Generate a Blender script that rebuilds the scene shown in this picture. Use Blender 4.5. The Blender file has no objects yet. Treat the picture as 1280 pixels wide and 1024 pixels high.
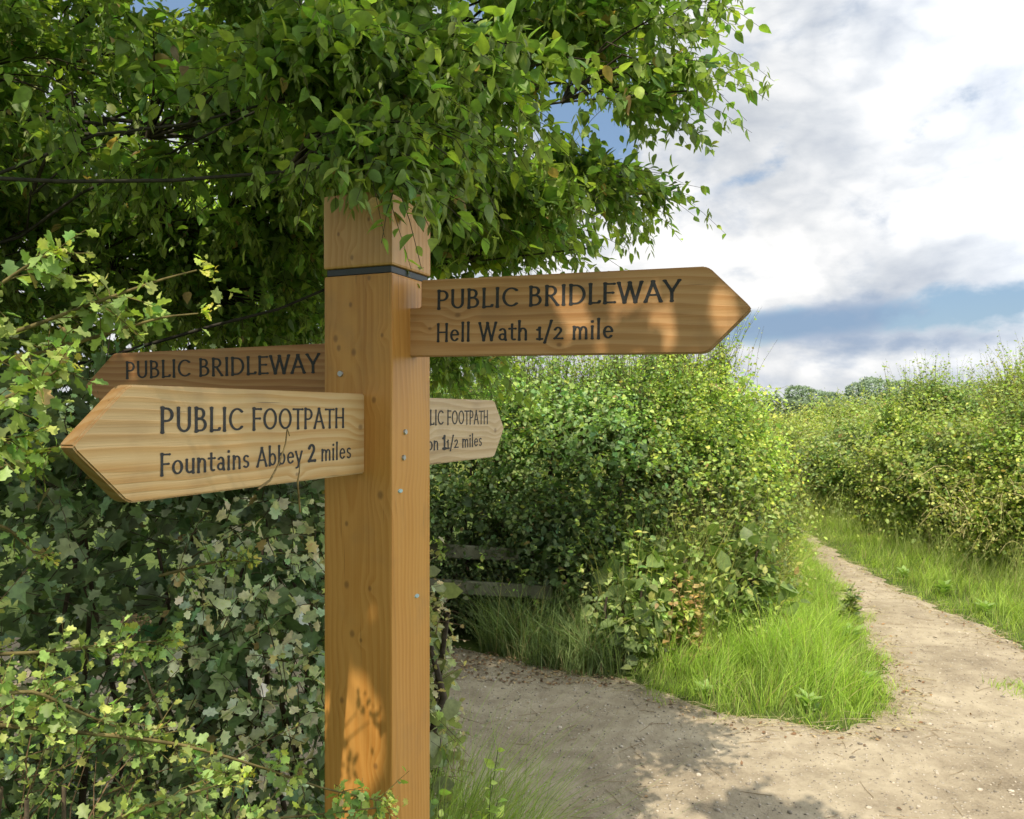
import bpy, math, random
import numpy as np
from mathutils import Vector, Matrix

random.seed(7)
RNG = np.random.default_rng(11)
scene = bpy.context.scene
COL = scene.collection
EYE = 1.6
F = 1000.0


def at(px, py, y):
    """a point seen at that spot of the photo when it stands y metres away"""
    return np.array([(px - 640) / F * y, y, EYE - (py - 512) / F * y])


def gnd(px, py):
    y = EYE * F / (py - 512)
    return ((px - 640) / F * y, y)


# ------------------------------------------------------------------ objects
def tag(o, label=None, cat=None, group=None, kind=None):
    if label:
        o['label'] = label
    if cat:
        o['category'] = cat
    if group:
        o['group'] = group
    if kind:
        o['kind'] = kind
    return o


def empty(name, loc=(0, 0, 0)):
    o = bpy.data.objects.new(name, None)
    o.location = loc
    o.empty_display_size = 0.1
    COL.objects.link(o)
    return o


def link(name, me, mat, parent=None, matrix=None):
    o = bpy.data.objects.new(name, me)
    COL.objects.link(o)
    if mat:
        me.materials.append(mat)
    if parent is not None:
        o.parent = parent
        o.matrix_parent_inverse = Matrix.Translation(parent.location).inverted() if parent.parent is None and parent.type == 'EMPTY' else Matrix.Identity(4)
    if matrix is not None:
        o.matrix_local = matrix
    return o


def mesh_tris(name, V, T, col=None, smooth=False):
    V = np.ascontiguousarray(V, dtype=np.float32)
    T = np.ascontiguousarray(T, dtype=np.int32)
    me = bpy.data.meshes.new(name)
    me.vertices.add(len(V))
    me.vertices.foreach_set('co', V.ravel())
    n = len(T)
    me.loops.add(n * 3)
    me.loops.foreach_set('vertex_index', T.ravel())
    me.polygons.add(n)
    me.polygons.foreach_set('loop_start', np.arange(0, n * 3, 3, dtype=np.int32))
    if smooth:
        me.polygons.foreach_set('use_smooth', np.ones(n, dtype=bool))
    if col is not None:
        a = me.color_attributes.new('Col', 'FLOAT_COLOR', 'POINT')
        c = np.ones((len(V), 4), dtype=np.float32)
        c[:, :3] = col
        a.data.foreach_set('color', c.ravel())
    me.update(calc_edges=True)
    return me


class Acc:
    """collects triangles into one mesh"""
    def __init__(self):
        self.V, self.T, self.C, self.n = [], [], [], 0

    def add(self, V, T, C=None):
        V = np.asarray(V, float)
        self.V.append(V)
        self.T.append(np.asarray(T) + self.n)
        if C is None:
            C = np.zeros((len(V), 3))
        C = np.asarray(C, float)
        if C.ndim == 1:
            C = np.tile(C, (len(V), 1))
        self.C.append(C)
        self.n += len(V)

    def build(self, name, mat, parent=None, smooth=False):
        me = mesh_tris(name, np.concatenate(self.V), np.concatenate(self.T), np.concatenate(self.C), smooth)
        return link(name, me, mat, parent)


def norm(a):
    return a / np.maximum(np.linalg.norm(a, axis=-1, keepdims=True), 1e-9)


# ------------------------------------------------------------------ leaf shapes: x across, y along, z up
def fan(outline, mid=(0, .35, 0), fold=.10, droop=.18):
    """closed outline round a centre point"""
    o = [(x, y, abs(x) * fold * 2 - droop * y * y) for x, y in outline]
    V = np.array([(mid[0], mid[1], -droop * mid[1] ** 2)] + o)
    n = len(o)
    T = np.array([(0, 1 + i, 1 + (i + 1) % n) for i in range(n)])
    return V, T


def ovate():
    ys = [0, .14, .36, .62, .84, 1.0]
    ws = [0, .20, .285, .22, .09, 0]
    V, T = [], []
    for y, w in zip(ys, ws):
        z = -.20 * y * y
        V += [(-w, y, z + w * .3), (0, y, z), (w, y, z + w * .3)]
    for i in range(5):
        a, b = i * 3, i * 3 + 3
        T += [(a, a + 1, b + 1), (a, b + 1, b), (a + 1, a + 2, b + 2), (a + 1, b + 2, b + 1)]
    return np.array(V), np.array(T)


def simple_leaf():
    V = np.array([(0, 0, 0), (-.30, .42, .07), (.30, .42, .07), (0, 1, -.14), (0, .45, -.02)])
    T = np.array([(0, 4, 1), (0, 2, 4), (1, 4, 3), (4, 2, 3)])
    return V, T


def wide_leaf():
    V = np.array([(0, 0, 0), (-.34, .28, .06), (.34, .28, .06), (-.30, .68, .0), (.30, .68, .0), (0, 1, -.14), (0, .5, -.03)])
    T = np.array([(0, 6, 1), (0, 2, 6), (1, 6, 3), (2, 4, 6), (3, 6, 5), (4, 5, 6)])
    return V, T


WIDE = wide_leaf()
OV = ovate()
SIMPLE = simple_leaf()
HAW = fan([(0, 0), (.13, .25), (.36, .33), (.26, .50), (.40, .66), (.20, .74), (.18, .95), (0, 1), (-.18, .95), (-.20, .74),
           (-.40, .66), (-.26, .50), (-.36, .33), (-.13, .25)], (0, .5, 0), .12, .16)
IVY = fan([(0, 0), (.20, -.12), (.46, .02), (.30, .26), (.52, .48), (.24, .54), (.12, .74), (0, 1), (-.12, .74), (-.24, .54), (-.52, .48),
           (-.30, .26), (-.46, .02), (-.20, -.12)], (0, .3, 0), .10, .22)
BRACT = (np.array([(0, 0, 0), (-.13, .3, .03), (.13, .3, .03), (-.10, .7, -.02), (.10, .7, -.02), (.03, 1, -.1)]),
         np.array([(0, 2, 1), (1, 2, 4), (1, 4, 3), (3, 4, 5)]))
ROUND = fan([(0, 0), (.28, .12), (.42, .42), (.34, .76), (.12, .97), (0, 1), (-.12, .97), (-.34, .76), (-.42, .42), (-.28, .12)], (0, .5, 0), .08, .15)


def place_leaves(acc, tmpl, pos, ydir, nrm, size, col, tip=None):
    V0, T0 = tmpl
    n, k = len(pos), len(V0)
    if n == 0:
        return
    Y = norm(ydir)
    X = norm(np.cross(Y, nrm))
    Z = np.cross(X, Y)
    s = np.asarray(size).reshape(-1, 1, 1)
    V = pos[:, None, :] + s * (V0[None, :, 0:1] * X[:, None, :] + V0[None, :, 1:2] * Y[:, None, :] + V0[None, :, 2:3] * Z[:, None, :])
    T = T0[None, :, :] + (np.arange(n) * k)[:, None, None]
    C = np.repeat(col[:, None, :], k, axis=1)
    if tip is not None:
        C = C * (1 + tip * (V0[None, :, 1:2] - .5))
    acc.add(V.reshape(-1, 3), T.reshape(-1, 3), C.reshape(-1, 3))


def tube(acc, P, R, col, sides=6):
    P = np.asarray(P, float)
    n = len(P)
    d = norm(np.gradient(P, axis=0))
    ref = np.array([0, 0, 1.0]) if abs(d[:, 2]).mean() < .8 else np.array([1.0, 0, 0])
    A = norm(np.cross(d, ref))
    B = np.cross(d, A)
    th = np.arange(sides) / sides * 2 * math.pi
    R = np.broadcast_to(np.asarray(R, float), (n,))
    V = P[:, None, :] + R[:, None, None] * (np.cos(th)[None, :, None] * A[:, None, :] + np.sin(th)[None, :, None] * B[:, None, :])
    T = []
    for i in range(n - 1):
        for j in range(sides):
            a, b = i * sides + j, i * sides + (j + 1) % sides
            T += [(a, b, b + sides), (a, b + sides, a + sides)]
    acc.add(V.reshape(-1, 3), np.array(T), np.asarray(col))


def tubes_many(acc, P, r0, r1, col):
    """P: (n,k,3) thin three sided stems"""
    n, k, _ = P.shape
    d = norm(np.gradient(P, axis=1))
    ref = np.where(np.abs(d[..., 2:3]) < .9, np.array([0, 0, 1.0]), np.array([1.0, 0, 0]))
    A = norm(np.cross(d, ref))
    B = np.cross(d, A)
    t = np.linspace(0, 1, k)
    R = (np.asarray(r0).reshape(-1, 1) * (1 - t) + np.asarray(r1).reshape(-1, 1) * t)
    R = np.broadcast_to(R, (n, k))
    th = np.arange(3) / 3 * 2 * math.pi
    V = P[:, :, None, :] + R[:, :, None, None] * (np.cos(th)[None, None, :, None] * A[:, :, None, :] + np.sin(th)[None, None, :, None] * B[:, :, None, :])
    T = []
    for i in range(k - 1):
        for j in range(3):
            a, b = i * 3 + j, i * 3 + (j + 1) % 3
            T += [(a, b, b + 3), (a, b + 3, a + 3)]
    T = np.array(T)[None] + (np.arange(n) * 3 * k)[:, None, None]
    acc.add(V.reshape(-1, 3), T.reshape(-1, 3), np.asarray(col))


UP = np.array([0, 0, 1.0])


def shoots(leaf, stem, base, d, length, k, size, palette, tmpl=SIMPLE, droop=.25, jit=.35, young=.35, stem_r=.0016,
           stem_col=(.09, .07, .035), upness=.7, spread=.9, keep=None, tone=None):
    """leafy shoots: base (n,3), direction d (n,3), length (n); k leaves each; palette (old, young)"""
    n = len(base)
    d = norm(d)
    ref = norm(RNG.normal(size=(n, 3)))
    p1 = norm(np.cross(d, ref))
    p2 = np.cross(d, p1)
    L = np.asarray(length).reshape(-1, 1)

    def point(t):
        return base + d * L * t - UP * (droop * L * t * t) + p1 * (.05 * L * np.sin(t * 5))
    if stem is not None:
        P = np.stack([point(t) for t in (0, .33, .66, 1.0)], axis=1)
        if keep is not None:
            P = P[keep(P[:, 0]) & keep(P[:, 1]) & keep(P[:, 2]) & keep(P[:, 3])]
        if len(P):
            tubes_many(stem, P, stem_r, stem_r * .4, stem_col)
    t = (np.arange(k) + .5) / k
    ph = RNG.uniform(0, 6.28, n)
    old, new = np.array(palette[0]), np.array(palette[1])
    shoot_tone = RNG.normal(1, .18, (n, 1)) if tone is None else tone
    for i in range(k):
        ti = t[i] + RNG.uniform(-.5, .5, (n, 1)) / k
        pos = point(ti)
        a = ph + i * 2.4
        perp = p1 * np.cos(a)[:, None] + p2 * np.sin(a)[:, None]
        dd = d - UP * (2 * droop * ti)
        y = norm(dd * .55 + perp * spread + RNG.normal(0, jit * .5, (n, 3)) - UP * .15)
        nr = norm(UP * upness + perp * .15 - dd * .2 + RNG.normal(0, jit, (n, 3)))
        s = size * (1.05 - .45 * t[i]) * RNG.uniform(.55, 1.38, n)
        f = np.clip(young * (t[i] ** 2) * 1.6 + RNG.normal(0, .12, (n, 1)), 0, 1)
        c = (old * (1 - f) + new * f) * np.clip(shoot_tone * RNG.normal(1, .14, (n, 1)), .35, 1.8)
        c = c * np.stack([RNG.normal(1, .13, n), np.ones(n), RNG.normal(1, .15, n)], 1)
        brown = RNG.uniform(size=n) < .012
        c[brown] = np.array((.26, .17, .07)) * RNG.normal(1, .2, (brown.sum(), 1))
        c = np.clip(c, .008, .7)
        if keep is not None:
            m = keep(pos + norm(y) * (s * .5)[:, None])
            pos, y, nr, s, c = pos[m], y[m], nr[m], s[m], c[m]
        place_leaves(leaf, tmpl, pos, y, nr, s, c, tip=.12)


def sample_shell(ell, n, lo=.72, hi=1.02, zmin=.05):
    """points near the outer skin of a union of ellipsoids, with outward normals"""
    C = np.array([e[0] for e in ell], float)
    R = np.array([e[1] for e in ell], float)
    w = np.array([r[0] * r[1] + r[0] * r[2] + r[1] * r[2] for r in R])
    out_p, out_n = [], []
    got = 0
    while got < n:
        m = n * 2
        i = RNG.choice(len(ell), m, p=w / w.sum())
        dirs = norm(RNG.normal(size=(m, 3)))
        # lumpy skin
        lump = 1 + .10 * np.sin(dirs[:, 0] * 7 + i * 2.1) * np.sin(dirs[:, 2] * 6 + i) + .06 * np.sin(dirs[:, 1] * 13 + i * 1.7)
        rad = (RNG.uniform(lo ** 2, hi ** 2, m) ** .5) * lump
        box = (np.abs(dirs) ** 3).sum(1) ** (1 / 3)
        p = C[i] + dirs * R[i] * (rad / box)[:, None]
        q = (np.abs((p[:, None, :] - C[None]) / R[None]) ** 3).sum(2) ** (1 / 3)
        q[np.arange(m), i] = 9
        ok = (q.min(axis=1) > lo) & (p[:, 2] > zmin)
        nn = norm(dirs / R[i])
        out_p.append(p[ok])
        out_n.append(nn[ok])
        got += ok.sum()
    return np.concatenate(out_p)[:n], np.concatenate(out_n)[:n]


def bush(name, label, cat, ell, n, k, size, palette, length=(.18, .4), tmpl=SIMPLE, lift=.55, leggy=0, mat=None, group=None, loc=None,
         young=.35, droop=.25, lo=.7, keep=None, spec_stem=(.09, .07, .035), tonefn=None, front=None, inner=.9, topyoung=0, wild=0):
    loc = loc or (ell[0][0][0], ell[0][0][1], 0)
    root = empty(name, loc)
    tag(root, label, cat, group)
    leaf, stem = Acc(), Acc()
    p, nn = sample_shell(ell, n, lo=lo)
    if front is not None:
        m = front(p, nn)
        p, nn = p[m], nn[m]
        n = len(p)
    L = RNG.uniform(length[0], length[1], n)
    d = norm(nn + UP * lift + RNG.normal(0, .5, (n, 3)))
    tone = RNG.normal(1, .15, (n, 1))
    tone *= (1 + .38 * np.sin(p[:, :1] * 3.1 + p[:, 2:] * 4.0) * np.sin(p[:, 1:2] * 2.3 - p[:, 2:] * 3))
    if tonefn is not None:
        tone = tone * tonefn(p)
    if wild:
        kw = int(n * wild)
        ws = RNG.integers(0, n, kw)
        dw = norm(nn[ws] * .8 + UP * .75 + RNG.normal(0, .35, (kw, 3)))
        shoots(leaf, stem, p[ws] - dw * .1, dw, RNG.uniform(length[1] * .8, length[1] * 1.7, kw), k + 2, size * 1.1, (np.array(palette[1]) * .8, palette[1]), tmpl, droop=.35, young=.8,
               stem_r=.002, stem_col=(.20, .17, .07))
        clump = np.sin(p[:, 0] * 4.3 + p[:, 2] * 3.1 + 1) * np.sin(p[:, 1] * 3.7 - p[:, 2] * 4.4) + RNG.normal(0, .25, n) > .42
        pc_, dc_, Lc_, tc2 = p[clump], d[clump], L[clump], tone[clump]
        g = np.array(palette[0])
        shoots(leaf, stem, pc_ - dc_ * .12, dc_, Lc_, k - 2, size * 1.5, (g * np.array([1.2, 1.1, 1.5]), np.array(palette[1]) * .8), HAW, droop=.35, young=young, tone=tc2)
        p, nn, d, L, tone = p[~clump], nn[~clump], d[~clump], L[~clump], tone[~clump]
        n = len(p)
    if topyoung:
        hi = p[:, 2] > topyoung + RNG.normal(0, .22, n)
        for msk, yg in ((~hi, young * .5), (hi, young * 1.5)):
            shoots(leaf, stem, p[msk] - d[msk] * L[msk, None] * .55, d[msk], L[msk], k, size, palette, tmpl, droop=droop, young=yg, keep=keep, tone=tone[msk], stem_col=spec_stem)
    else:
        shoots(leaf, stem, p - d * L[:, None] * .55, d, L, k, size, palette, tmpl, droop=droop, young=young, keep=keep, tone=tone, stem_col=spec_stem)
    if leggy:
        top = np.argsort(-p[:, 2] + RNG.uniform(0, .5, n))[:leggy]
        L2 = RNG.uniform(length[1] * .8, length[1] * 1.9, leggy)
        d2 = norm(UP * 1.1 + nn[top] * .35 + RNG.normal(0, .25, (leggy, 3)))
        shoots(leaf, stem, p[top] - d2 * .1, d2, L2, k + 3, size * .85, palette, tmpl, droop=.08, young=.9, keep=keep, stem_r=.0022)
    # filler leaves deep inside, inner shade painted in as darker colour
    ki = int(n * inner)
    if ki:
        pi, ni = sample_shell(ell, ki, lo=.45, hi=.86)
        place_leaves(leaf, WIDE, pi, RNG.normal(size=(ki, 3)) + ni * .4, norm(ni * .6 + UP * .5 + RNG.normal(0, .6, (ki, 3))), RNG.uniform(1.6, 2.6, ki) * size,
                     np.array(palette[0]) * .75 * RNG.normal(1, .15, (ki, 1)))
    # main stems from the ground
    for e in ell:
        c, r = np.array(e[0]), np.array(e[1])
        for _ in range(5):
            a = RNG.uniform(0, 6.28)
            b0 = np.array([c[0] + math.cos(a) * r[0] * .2, c[1] + math.sin(a) * r[1] * .2, -.02])
            b1 = np.array([c[0] + math.cos(a) * r[0] * .6, c[1] + math.sin(a) * r[1] * .6, c[2] + r[2] * .55])
            tt = np.linspace(0, 1, 6)[:, None]
            tube(stem, b0 * (1 - tt) + b1 * tt + RNG.normal(0, .03, (6, 3)), np.linspace(.022, .008, 6), (.07, .055, .04), 5)
    leaf.build('foliage', mat or M['leaf'], root)
    stem.build('stems', M['bark'], root, True)
    return root


def blades(acc, pos, h, lean, width, col, curl=.5):
    """grass blades: pos (n,3), height (n), lean direction (n,2)*amount"""
    n = len(pos)
    az = RNG.uniform(0, 6.28, n)
    side = np.stack([np.cos(az), np.sin(az), np.zeros(n)], 1)
    ld = np.concatenate([lean, np.zeros((n, 1))], 1)
    ts = np.array([0, .35, .7, 1.0])
    V = []
    for t in ts:
        c = pos + UP * (h * (t - curl * np.linalg.norm(lean, axis=1) * .5 * t * t))[:, None] + ld * (h * t ** 1.8)[:, None]
        w = width * (1 - t ** 1.6) * .5 + 1e-5
        V += [c - side * w[:, None], c + side * w[:, None]]
    V = np.stack(V, 1)
    T = np.array([(0, 1, 3), (0, 3, 2), (2, 3, 5), (2, 5, 4), (4, 5, 7), (4, 7, 6)])
    T = T[None] + (np.arange(n) * 8)[:, None, None]
    tc = np.repeat(ts, 2)[None, :, None]
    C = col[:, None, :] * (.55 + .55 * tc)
    acc.add(V.reshape(-1, 3), T.reshape(-1, 3), C.reshape(-1, 3))


# ------------------------------------------------------------------ nodes
class N:
    def __init__(self, tree):
        self.t = tree

    def new(self, kind, **kw):
        n = self.t.nodes.new(kind)
        for k, v in kw.items():
            setattr(n, k, v)
        return n

    def put(self, sock, v):
        if isinstance(v, bpy.types.NodeSocket):
            self.t.links.new(v, sock)
        elif v is not None:
            sock.default_value = v

    def m(self, op, a, b=None, c=None, clamp=False):
        n = self.new('ShaderNodeMath', operation=op, use_clamp=clamp)
        for i, v in enumerate((a, b, c)):
            self.put(n.inputs[i], v)
        return n.outputs[0]

    def vec(self, x, y, z):
        n = self.new('ShaderNodeCombineXYZ')
        for i, v in enumerate((x, y, z)):
            self.put(n.inputs[i], v)
        return n.outputs[0]

    def sep(self, v):
        n = self.new('ShaderNodeSeparateXYZ')
        self.put(n.inputs[0], v)
        return n.outputs

    def noise(self, v, scale, detail=4, rough=.5, dist=0):
        n = self.new('ShaderNodeTexNoise')
        self.put(n.inputs['Vector'], v)
        n.inputs['Scale'].default_value = scale
        n.inputs['Detail'].default_value = detail
        n.inputs['Roughness'].default_value = rough
        n.inputs['Distortion'].default_value = dist
        return n.outputs['Fac']

    def vor(self, v, scale, feature='F1'):
        n = self.new('ShaderNodeTexVoronoi', feature=feature)
        self.put(n.inputs['Vector'], v)
        n.inputs['Scale'].default_value = scale
        return n.outputs

    def ramp(self, f, stops, interp='LINEAR'):
        n = self.new('ShaderNodeValToRGB')
        cr = n.color_ramp
        cr.interpolation = interp
        while len(cr.elements) > 1:
            cr.elements.remove(cr.elements[-1])
        cr.elements[0].position = stops[0][0]
        cr.elements[0].color = (*stops[0][1], 1)
        for p, c in stops[1:]:
            e = cr.elements.new(p)
            e.color = (*c, 1)
        self.put(n.inputs[0], f)
        return n.outputs[0]

    def smooth(self, f, a, b, lo=0.0, hi=1.0):
        n = self.new('ShaderNodeMapRange', interpolation_type='SMOOTHSTEP')
        self.put(n.inputs[0], f)
        for i, v in enumerate((a, b, lo, hi)):
            n.inputs[i + 1].default_value = v
        return n.outputs[0]

    def mix(self, f, a, b, mode='MIX'):
        n = self.new('ShaderNodeMix', data_type='RGBA', blend_type=mode)
        self.put(n.inputs[0], f)
        for i, v in ((6, a), (7, b)):
            if isinstance(v, tuple):
                v = (*v, 1)
            self.put(n.inputs[i], v)
        return n.outputs[2]

    def bump(self, h, strength=.3, dist=.01):
        n = self.new('ShaderNodeBump')
        n.inputs['Strength'].default_value = strength
        n.inputs['Distance'].default_value = dist
        self.put(n.inputs['Height'], h)
        return n.outputs[0]


def material(name):
    m = bpy.data.materials.new(name)
    m.use_nodes = True
    m.node_tree.nodes.clear()
    n = N(m.node_tree)
    out = n.new('ShaderNodeOutputMaterial')
    return m, n, out


def principled(n, col, rough=.6, spec=.3, normal=None):
    p = n.new('ShaderNodeBsdfPrincipled')
    n.put(p.inputs['Base Color'], (*col, 1) if isinstance(col, tuple) else col)
    n.put(p.inputs['Roughness'], rough)
    p.inputs['Specular IOR Level'].default_value = spec
    if normal is not None:
        n.put(p.inputs['Normal'], normal)
    return p.outputs[0]


def leaf_mat(name, rough=.45, spec=.35, trans=.4, tint=(1.18, 1.30, .55), gain=1.38):
    m, n, out = material(name)
    a = n.new('ShaderNodeAttribute', attribute_name='Col')
    tc = n.new('ShaderNodeTexCoord')
    nz = n.noise(tc.outputs['Object'], 60, 3, .6)
    var = n.smooth(nz, .3, .7, .78, 1.18)
    c = n.new('ShaderNodeVectorMath', operation='SCALE')
    n.put(c.inputs[0], a.outputs['Color'])
    n.put(c.inputs['Scale'], n.m('MULTIPLY', var, gain))
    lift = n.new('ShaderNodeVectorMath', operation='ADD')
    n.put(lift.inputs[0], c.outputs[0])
    lift.inputs[1].default_value = (.034, .038, .036)  # grey added to every leaf colour to imitate veiling haze in the shadows
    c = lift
    g = n.new('ShaderNodeNewGeometry')
    col = n.mix(n.m('MULTIPLY', g.outputs['Backfacing'], .22), c.outputs[0], (.20, .24, .12))
    p = principled(n, col, rough, spec)
    t = n.new('ShaderNodeBsdfTranslucent')
    n.put(t.inputs[0], n.mix(1.0, c.outputs[0], (*tint,), 'MULTIPLY'))
    mx = n.new('ShaderNodeMixShader')
    mx.inputs[0].default_value = trans
    n.put(mx.inputs[1], p)
    n.put(mx.inputs[2], t.outputs[0])
    n.put(out.inputs[0], mx.outputs[0])
    return m


def bark_mat():
    m, n, out = material('bark')
    a = n.new('ShaderNodeAttribute', attribute_name='Col')
    tc = n.new('ShaderNodeTexCoord')
    nz = n.noise(tc.outputs['Object'], 35, 5, .65)
    c = n.new('ShaderNodeVectorMath', operation='SCALE')
    n.put(c.inputs[0], a.outputs['Color'])
    n.put(c.inputs['Scale'], n.smooth(nz, .25, .75, .5, 1.5))
    n.put(out.inputs[0], principled(n, c.outputs[0], .8, .2, n.bump(nz, .5, .006)))
    return m


def wood_mat(name, axis, light, mid, dark, knots=(), ring=(0, .09), tilt=.05, freq=420, seed=0.0, ringamt=.45, gloss=.5):
    """axis: 0 grain along x, 2 grain along z"""
    m, n, out = material(name)
    tc = n.new('ShaderNodeTexCoord')
    x, y, z = n.sep(tc.outputs['Object'])
    if axis == 2:
        al, ac, de = z, x, y
    else:
        al, ac, de = x, z, y
    al = n.m('ADD', al, seed)
    warp = n.noise(n.vec(n.m('MULTIPLY', al, 3.0), n.m('MULTIPLY', ac, 9.0), n.m('MULTIPLY', de, 9.0)), 1, 2, .5)
    kn = None
    push = None
    for (ka, kc, kr) in knots:
        dx = n.m('SUBTRACT', al, ka + seed)
        dy = n.m('SUBTRACT', ac, kc)
        dd = n.m('SQRT', n.m('ADD', n.m('MULTIPLY', n.m('MULTIPLY', dx, dx), .55), n.m('MULTIPLY', dy, dy)))
        k1 = n.smooth(dd, kr * .3, kr * 1.1, 1, 0)
        p1 = n.smooth(dd, 0, kr * 5, .012, 0)
        kn = k1 if kn is None else n.m('MAXIMUM', kn, k1)
        push = p1 if push is None else n.m('ADD', push, p1)
    a2 = n.m('ADD', n.m('SUBTRACT', ac, ring[0]), n.m('MULTIPLY', al, tilt))
    a2 = n.m('ADD', a2, n.m('MULTIPLY', n.m('SUBTRACT', warp, .5), .035))
    if push is not None:
        a2 = n.m('ADD', a2, push)
    d2 = n.m('ADD', de, ring[1])
    d2 = n.m('ADD', d2, n.m('MULTIPLY', n.m('SUBTRACT', n.noise(n.vec(n.m('MULTIPLY', al, 2.2), 3.3, seed), 1, 2, .5), .5), .05))
    r = n.m('SQRT', n.m('ADD', n.m('MULTIPLY', a2, a2), n.m('MULTIPLY', d2, d2)))
    s = n.m('FRACT', n.m('MULTIPLY', r, freq / 6.28))
    rings = n.m('MULTIPLY', n.smooth(s, 0, .8), n.smooth(s, .86, 1.0, 1, 0))
    fib = n.noise(n.vec(n.m('MULTIPLY', al, 5), n.m('MULTIPLY', ac, 420), n.m('MULTIPLY', de, 420)), 1, 3, .6)
    big = n.noise(n.vec(n.m('MULTIPLY', al, 2.5), n.m('MULTIPLY', ac, 14), n.m('MULTIPLY', de, 14)), 1, 3, .55)
    f = n.m('ADD', n.m('MULTIPLY', rings, ringamt), n.m('ADD', n.m('MULTIPLY', n.m('SUBTRACT', fib, .5), .6), n.m('MULTIPLY', n.m('SUBTRACT', big, .5), .9)))
    col = n.ramp(f, [(0.0, light), (.45, mid), (1.0, dark)])
    if kn is not None:
        col = n.mix(n.m('MULTIPLY', kn, .55), col, (.10, .045, .02))
    grime = n.noise(tc.outputs['Object'], 9, 4, .6)
    col = n.mix(n.smooth(grime, .5, .8, 0, .28), col, (.20, .13, .07))
    streak = n.noise(n.vec(n.m('MULTIPLY', al, 1.6), n.m('MULTIPLY', ac, 26), n.m('MULTIPLY', de, 26)), 1, 5, .6)
    col = n.mix(n.smooth(streak, .52, .74, 0, .42), col, n.mix(1.0, col, (.50, .46, .44), 'MULTIPLY'))
    check = n.noise(n.vec(n.m('MULTIPLY', al, 4.5), n.m('MULTIPLY', ac, 160), n.m('MULTIPLY', de, 160)), 1, 2, .5)
    col = n.mix(n.smooth(check, .70, .76, 0, .55), col, (.07, .035, .015))
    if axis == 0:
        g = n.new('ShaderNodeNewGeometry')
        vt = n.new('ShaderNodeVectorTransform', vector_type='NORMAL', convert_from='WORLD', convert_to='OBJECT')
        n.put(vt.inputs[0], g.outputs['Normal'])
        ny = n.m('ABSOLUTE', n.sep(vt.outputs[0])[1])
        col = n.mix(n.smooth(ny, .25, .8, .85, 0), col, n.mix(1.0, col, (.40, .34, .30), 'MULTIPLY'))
    h = n.m('ADD', n.m('MULTIPLY', fib, .7), n.m('MULTIPLY', rings, .4))
    n.put(out.inputs[0], principled(n, col, gloss, .35, n.bump(h, .22, .002)))
    return m


def plain_mat(name, col, rough=.6, spec=.3, metal=0.0, vary=.25, scale=80):
    m, n, out = material(name)
    tc = n.new('ShaderNodeTexCoord')
    nz = n.noise(tc.outputs['Object'], scale, 4, .6)
    c = n.mix(nz, tuple(v * (1 - vary) for v in col), tuple(min(1, v * (1 + vary)) for v in col))
    p = n.new('ShaderNodeBsdfPrincipled')
    n.put(p.inputs['Base Color'], c)
    p.inputs['Roughness'].default_value = rough
    p.inputs['Metallic'].default_value = metal
    p.inputs['Specular IOR Level'].default_value = spec
    n.put(p.inputs['Normal'], n.bump(nz, .15, .002))
    n.put(out.inputs[0], p.outputs[0])
    return m


def vcol_mat(name, rough=.8, spec=.2):
    m, n, out = material(name)
    a = n.new('ShaderNodeAttribute', attribute_name='Col')
    tc = n.new('ShaderNodeTexCoord')
    nz = n.noise(tc.outputs['Object'], 120, 4, .6)
    c = n.new('ShaderNodeVectorMath', operation='SCALE')
    n.put(c.inputs[0], a.outputs['Color'])
    n.put(c.inputs['Scale'], n.smooth(nz, .25, .75, .75, 1.25))
    n.put(out.inputs[0], principled(n, c.outputs[0], rough, spec))
    return m


def path_mat():
    m, n, out = material('trodden earth path')
    tc = n.new('ShaderNodeTexCoord')
    v = tc.outputs['Object']
    big = n.noise(v, 1.1, 5, .6)
    mid = n.noise(v, 7, 6, .65, .4)
    fine = n.noise(v, 70, 5, .7)
    grit = n.noise(v, 320, 3, .6)
    col = n.ramp(n.m('ADD', n.m('MULTIPLY', big, .55), n.m('MULTIPLY', mid, .5)),
                 [(.36, (.205, .165, .112)), (.50, (.355, .295, .205)), (.64, (.53, .455, .325))])
    col = n.mix(n.smooth(fine, .35, .75, 0, .45), col, (.48, .405, .30))
    col = n.mix(n.smooth(grit, .58, .78, 0, .55), col, (.17, .13, .09))
    vo = n.vor(v, 42)
    stone = n.m('MULTIPLY', n.smooth(vo['Distance'], .16, .30, 1, 0), n.smooth(n.sep(vo['Color'])[0], .62, .68))
    col = n.mix(n.m('MULTIPLY', stone, .75), col, n.ramp(n.sep(vo['Color'])[1], [(0, (.36, .31, .25)), (1, (.68, .62, .52))]))
    h = n.m('ADD', n.m('ADD', n.m('MULTIPLY', mid, .8), n.m('MULTIPLY', fine, .5)), n.m('ADD', n.m('MULTIPLY', grit, .18), n.m('MULTIPLY', stone, .35)))
    n.put(out.inputs[0], principled(n, col, .9, .15, n.bump(h, .75, .022)))
    return m


def ground_mat():
    m, n, out = material('grassy soil')
    tc = n.new('ShaderNodeTexCoord')
    v = tc.outputs['Object']
    mid = n.noise(v, 3, 6, .65)
    fine = n.noise(v, 40, 5, .7)
    col = n.ramp(n.m('ADD', n.m('MULTIPLY', mid, .6), n.m('MULTIPLY', fine, .4)),
                 [(.30, (.045, .065, .018)), (.52, (.085, .125, .028)), (.70, (.15, .17, .05))])
    n.put(out.inputs[0], principled(n, col, .9, .1, n.bump(fine, .6, .03)))
    return m


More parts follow.
